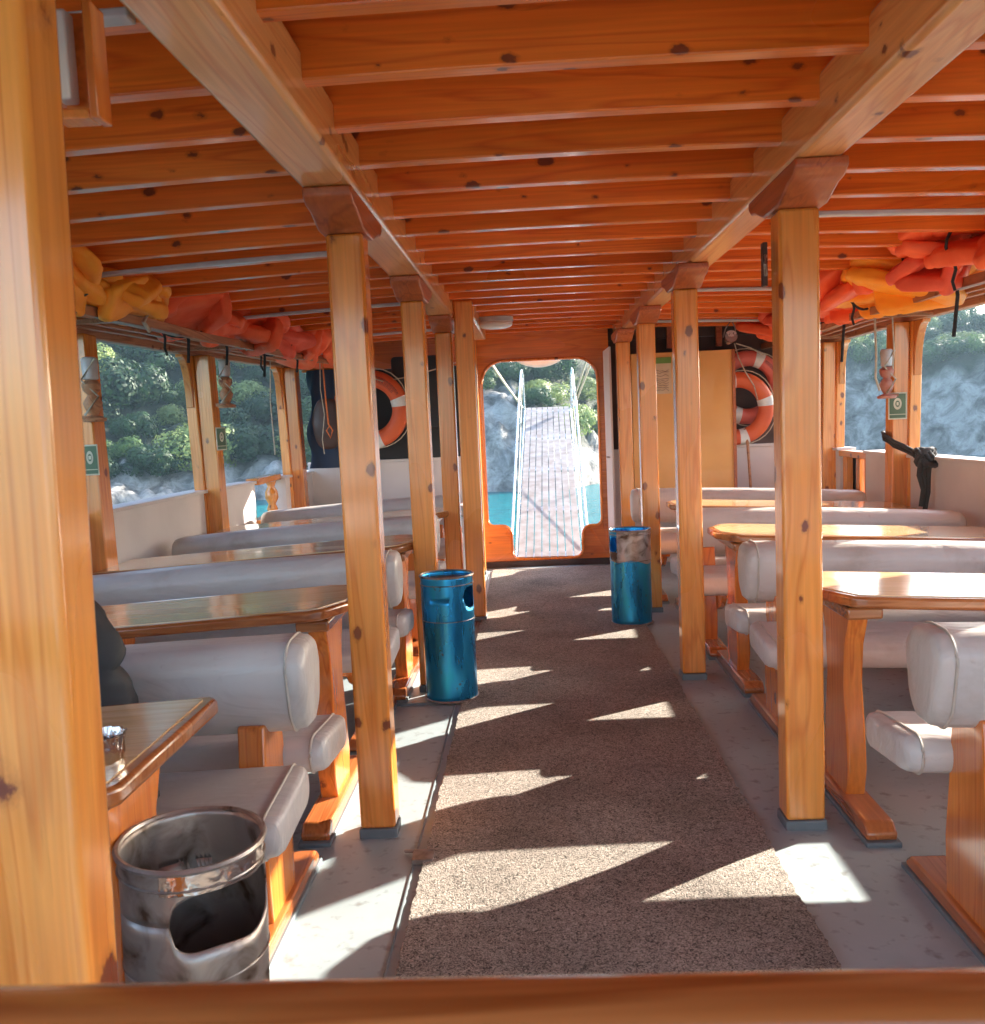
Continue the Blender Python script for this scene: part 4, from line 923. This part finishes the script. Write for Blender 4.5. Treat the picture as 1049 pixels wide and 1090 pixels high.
def hgt(th, r):
    D = lerp(SH, th); x, y = r * math.sin(math.radians(th)), r * math.cos(math.radians(th))
    D += 1.8 * noise.noise(Vector((x * .12, y * .12, 3)))
    s = r - D; h = ground(th, s); k = max(0, min(1, s / 2 + .4))
    rockn = noise.fractal(Vector((x * .35, y * .35, h * .25)), 1.0, 2.1, 5); rid = abs(noise.noise(Vector((x * .9, y * .9, 1)))) + .5 * abs(noise.noise(Vector((x * 2.1, y * 2.1, 5))))
    return -1.4 + h + k * (rockn * .7 + rid * .75 - .25), s, h
vs = []; fs = []; rock = []; ths = [-100 + 4 * i for i in range(17)] + [-34 + .22 * i for i in range(300)] + [34 + 4 * i for i in range(16)]
rsn = [-4 + .28 * i for i in range(50)] + [10.2 + 1.1 * i for i in range(30)] + [44 + 8 * i for i in range(12)]
for th in ths:
    D = lerp(SH, th)
    for q in rsn:
        z, s, h = hgt(th, D + q); r = D + q; x, y = r * math.sin(math.radians(th)), r * math.cos(math.radians(th)); vs.append((x, y, z))
        lim = lerp([(-30, 1.2), (-12, 1.5), (-3.5, 4.2), (-1.2, 3.6), (2.5, 1.5), (8, 2.6), (14, 3.9), (18, 4.9), (21, 4.3), (24, 3.9), (28, 3.9)], th)
        rock.append(max(0, min(1, (lim + 1.0 * noise.noise(Vector((x * .3, y * .3, 8))) - h) * 1.6 + .5)))
nr = len(rsn)
for i in range(len(ths) - 1):
    for j in range(nr - 1): a = i * nr + j; fs.append((a, a + 1, a + nr + 1, a + nr))
o = MB().add(vs, fs).build('hillside', 'terrain', smooth=False); tag(o, kind='structure')
for p in o.data.polygons: p.use_smooth = True
at_ = o.data.attributes.new('rock', 'FLOAT', 'POINT'); at_.data.foreach_set('value', rock)

# shrubs
def shrub_mesh(name, seed, mat, lobes=11, per=380, leaf=.05):
    r0 = random.Random(seed); vs = []; fs = []
    cs = []
    for k in range(lobes):
        a = r0.uniform(0, 2 * PI); q = r0.random() ** .5 * .62; cs.append((Vector((q * math.cos(a), q * math.sin(a), r0.uniform(.25, .78) * (1 - .35 * q))), r0.uniform(.26, .44)))
    for c, R in cs:
        for k in range(per):
            n_ = Vector((r0.gauss(0, 1), r0.gauss(0, 1), r0.gauss(.15, 1))).normalized(); p = c + n_ * R * r0.uniform(.72, 1.08)
            if p.z < .0: continue
            u = n_.orthogonal().normalized(); u.rotate(Matrix.Rotation(r0.uniform(0, 6.3), 3, n_)); w = n_.cross(u)
            tw = Vector((r0.uniform(-.6, .6), r0.uniform(-.6, .6), r0.uniform(-.6, .6))); u = (u + tw * .6).normalized(); l = leaf * r0.uniform(.6, 1.3)
            b = len(vs); vs += [tuple(p - u * l), tuple(p + w * l * .55), tuple(p + u * l), tuple(p - w * l * .55)]; fs.append((b, b + 1, b + 2, b + 3))
    me = bpy.data.meshes.new(name); me.from_pydata(vs, [], fs); me.materials.append(M[mat]); return me
kinds = []
for k, (mt, cnt) in enumerate((('leafd', 3), ('leafm', 3), ('leafp', 2))):
    kinds.append([shrub_mesh('shrub_foliage', 10 * k + q + 1, mt, lobes=12 + q) for q in range(cnt)])
SL = ['dark green rounded shrub in the thicket on the hillside', 'mid green leafy shrub in the thicket on the hillside', 'pale olive shrub standing on the hillside']
SG = ['dark shrubs on the hillside', 'mid green shrubs on the hillside', 'pale olive shrubs on the hillside']
r1 = random.Random(21); cnt = 0
def put(th, r, size, kd):
    global cnt
    z, s, h = hgt(th, r); x, y = r * math.sin(math.radians(th)), r * math.cos(math.radians(th))
    o = bpy.data.objects.new('shrub', r1.choice(kinds[kd])); COL.objects.link(o); o.location = (x, y, z - .15 * size); o.rotation_euler = (0, 0, r1.uniform(0, 6.28)); o.scale = (size, size, size * r1.uniform(.75, 1.05))
    tag(o, SL[kd], 'shrub', SG[kd]); cnt += 1
def pick(): u = r1.random(); return 0 if u < .5 else (1 if u < .8 else 2)
bands = [(-29, -12.5, 95, 1.5), (-4.5, 6, 62, 1.3), (14.0, 29, 105, 1.5)]
for a0, a1, n_, sz in bands:
    tries = 0; c0 = 0; used = []
    while c0 < n_ and tries < 9000:
        tries += 1; th = r1.uniform(a0, a1); D = lerp(SH, th); q = r1.uniform(1.5, 27); z, s, h = hgt(th, D + q)
        lim = lerp([(-30, 1.0), (-12, 1.3), (-3.5, 4.3), (-1.2, 3.6), (2.5, 1.6), (8, 2.6), (14, 3.7), (18, 4.7), (21, 4.0), (24, 3.6), (28, 3.6)], th)
        if h < lim: continue
        r = D + q; x, y = r * math.sin(math.radians(th)), r * math.cos(math.radians(th)); size = sz * r1.uniform(.75, 1.45)
        if any((x - u) ** 2 + (y - w) ** 2 < (.62 * (size + g)) ** 2 * .8 for u, w, g in used): continue
        used.append((x, y, size)); put(th, r, size, pick()); c0 += 1
print('shrubs', cnt)

m = bpy.data.materials.new('haze_air'); m.use_nodes = True; nt = m.node_tree
for n in list(nt.nodes): nt.nodes.remove(n)
out = nt.nodes.new('ShaderNodeOutputMaterial'); pv = nt.nodes.new('ShaderNodeVolumePrincipled'); pv.inputs['Density'].default_value = HAZE; pv.inputs['Color'].default_value = (.55, .80, 1.0, 1); pv.inputs['Anisotropy'].default_value = .3
nt.links.new(pv.outputs[0], out.inputs['Volume']); M['haze'] = m
o = MB().box(-215, 215, -130, 245, -4.5, 30).build('haze', 'haze'); tag(o, 'thin bluish sea air between the boat and the shore', kind='stuff')
# ------------------------------------------------------------------ light, sky, camera
SUN_AZ, SUN_EL = 54.0, 22.4        # bearing from +Y towards +X
w = bpy.data.worlds.new('World'); scn.world = w; w.use_nodes = True; nt = w.node_tree
bg = nt.nodes['Background']; sky = nt.nodes.new('ShaderNodeTexSky'); sky.sky_type = 'NISHITA'; sky.sun_disc = False
sky.sun_elevation = math.radians(SUN_EL); sky.sun_rotation = math.radians(SUN_AZ); sky.dust_density = 1.5; sky.air_density = 1.0
nt.links.new(sky.outputs[0], bg.inputs[0]); bg.inputs[1].default_value = 0.15
sd = Vector((math.sin(math.radians(SUN_AZ)) * math.cos(math.radians(SUN_EL)), math.cos(math.radians(SUN_AZ)) * math.cos(math.radians(SUN_EL)), math.sin(math.radians(SUN_EL))))
L = bpy.data.lights.new('sun', 'SUN'); L.energy = 4.4; L.angle = math.radians(.5); L.color = (1.0, .93, .82); lo = bpy.data.objects.new('sun', L); COL.objects.link(lo)
lo.rotation_euler = sd.to_track_quat('Z', 'Y').to_euler()
cam = bpy.data.cameras.new('camera'); co = bpy.data.objects.new('camera', cam); COL.objects.link(co); scn.camera = co
cam.sensor_fit = 'HORIZONTAL'; cam.sensor_width = 36; cam.lens = 36 * 1000 / 1049; cam.clip_start = .05; cam.clip_end = 1000
R_ = Matrix(((0.9982592, 0.0399517, 0.0433865), (0.0392775, 0.0984424, -0.9943673), (-0.0439977, 0.9943405, 0.0967018)))
co.matrix_world = Matrix.Translation((0, 0, 1.29)) @ R_.to_4x4()
cam.dof.use_dof = True; cam.dof.focus_distance = 5.0; cam.dof.aperture_fstop = (cam.lens / 1000) / .0032
scn.view_settings.view_transform = 'Standard'; scn.view_settings.look = 'None'; scn.view_settings.gamma = 1; scn.view_settings.exposure = 2.52
scn.cycles.max_bounces = 10; scn.cycles.diffuse_bounces = 6; scn.cycles.use_denoising = True
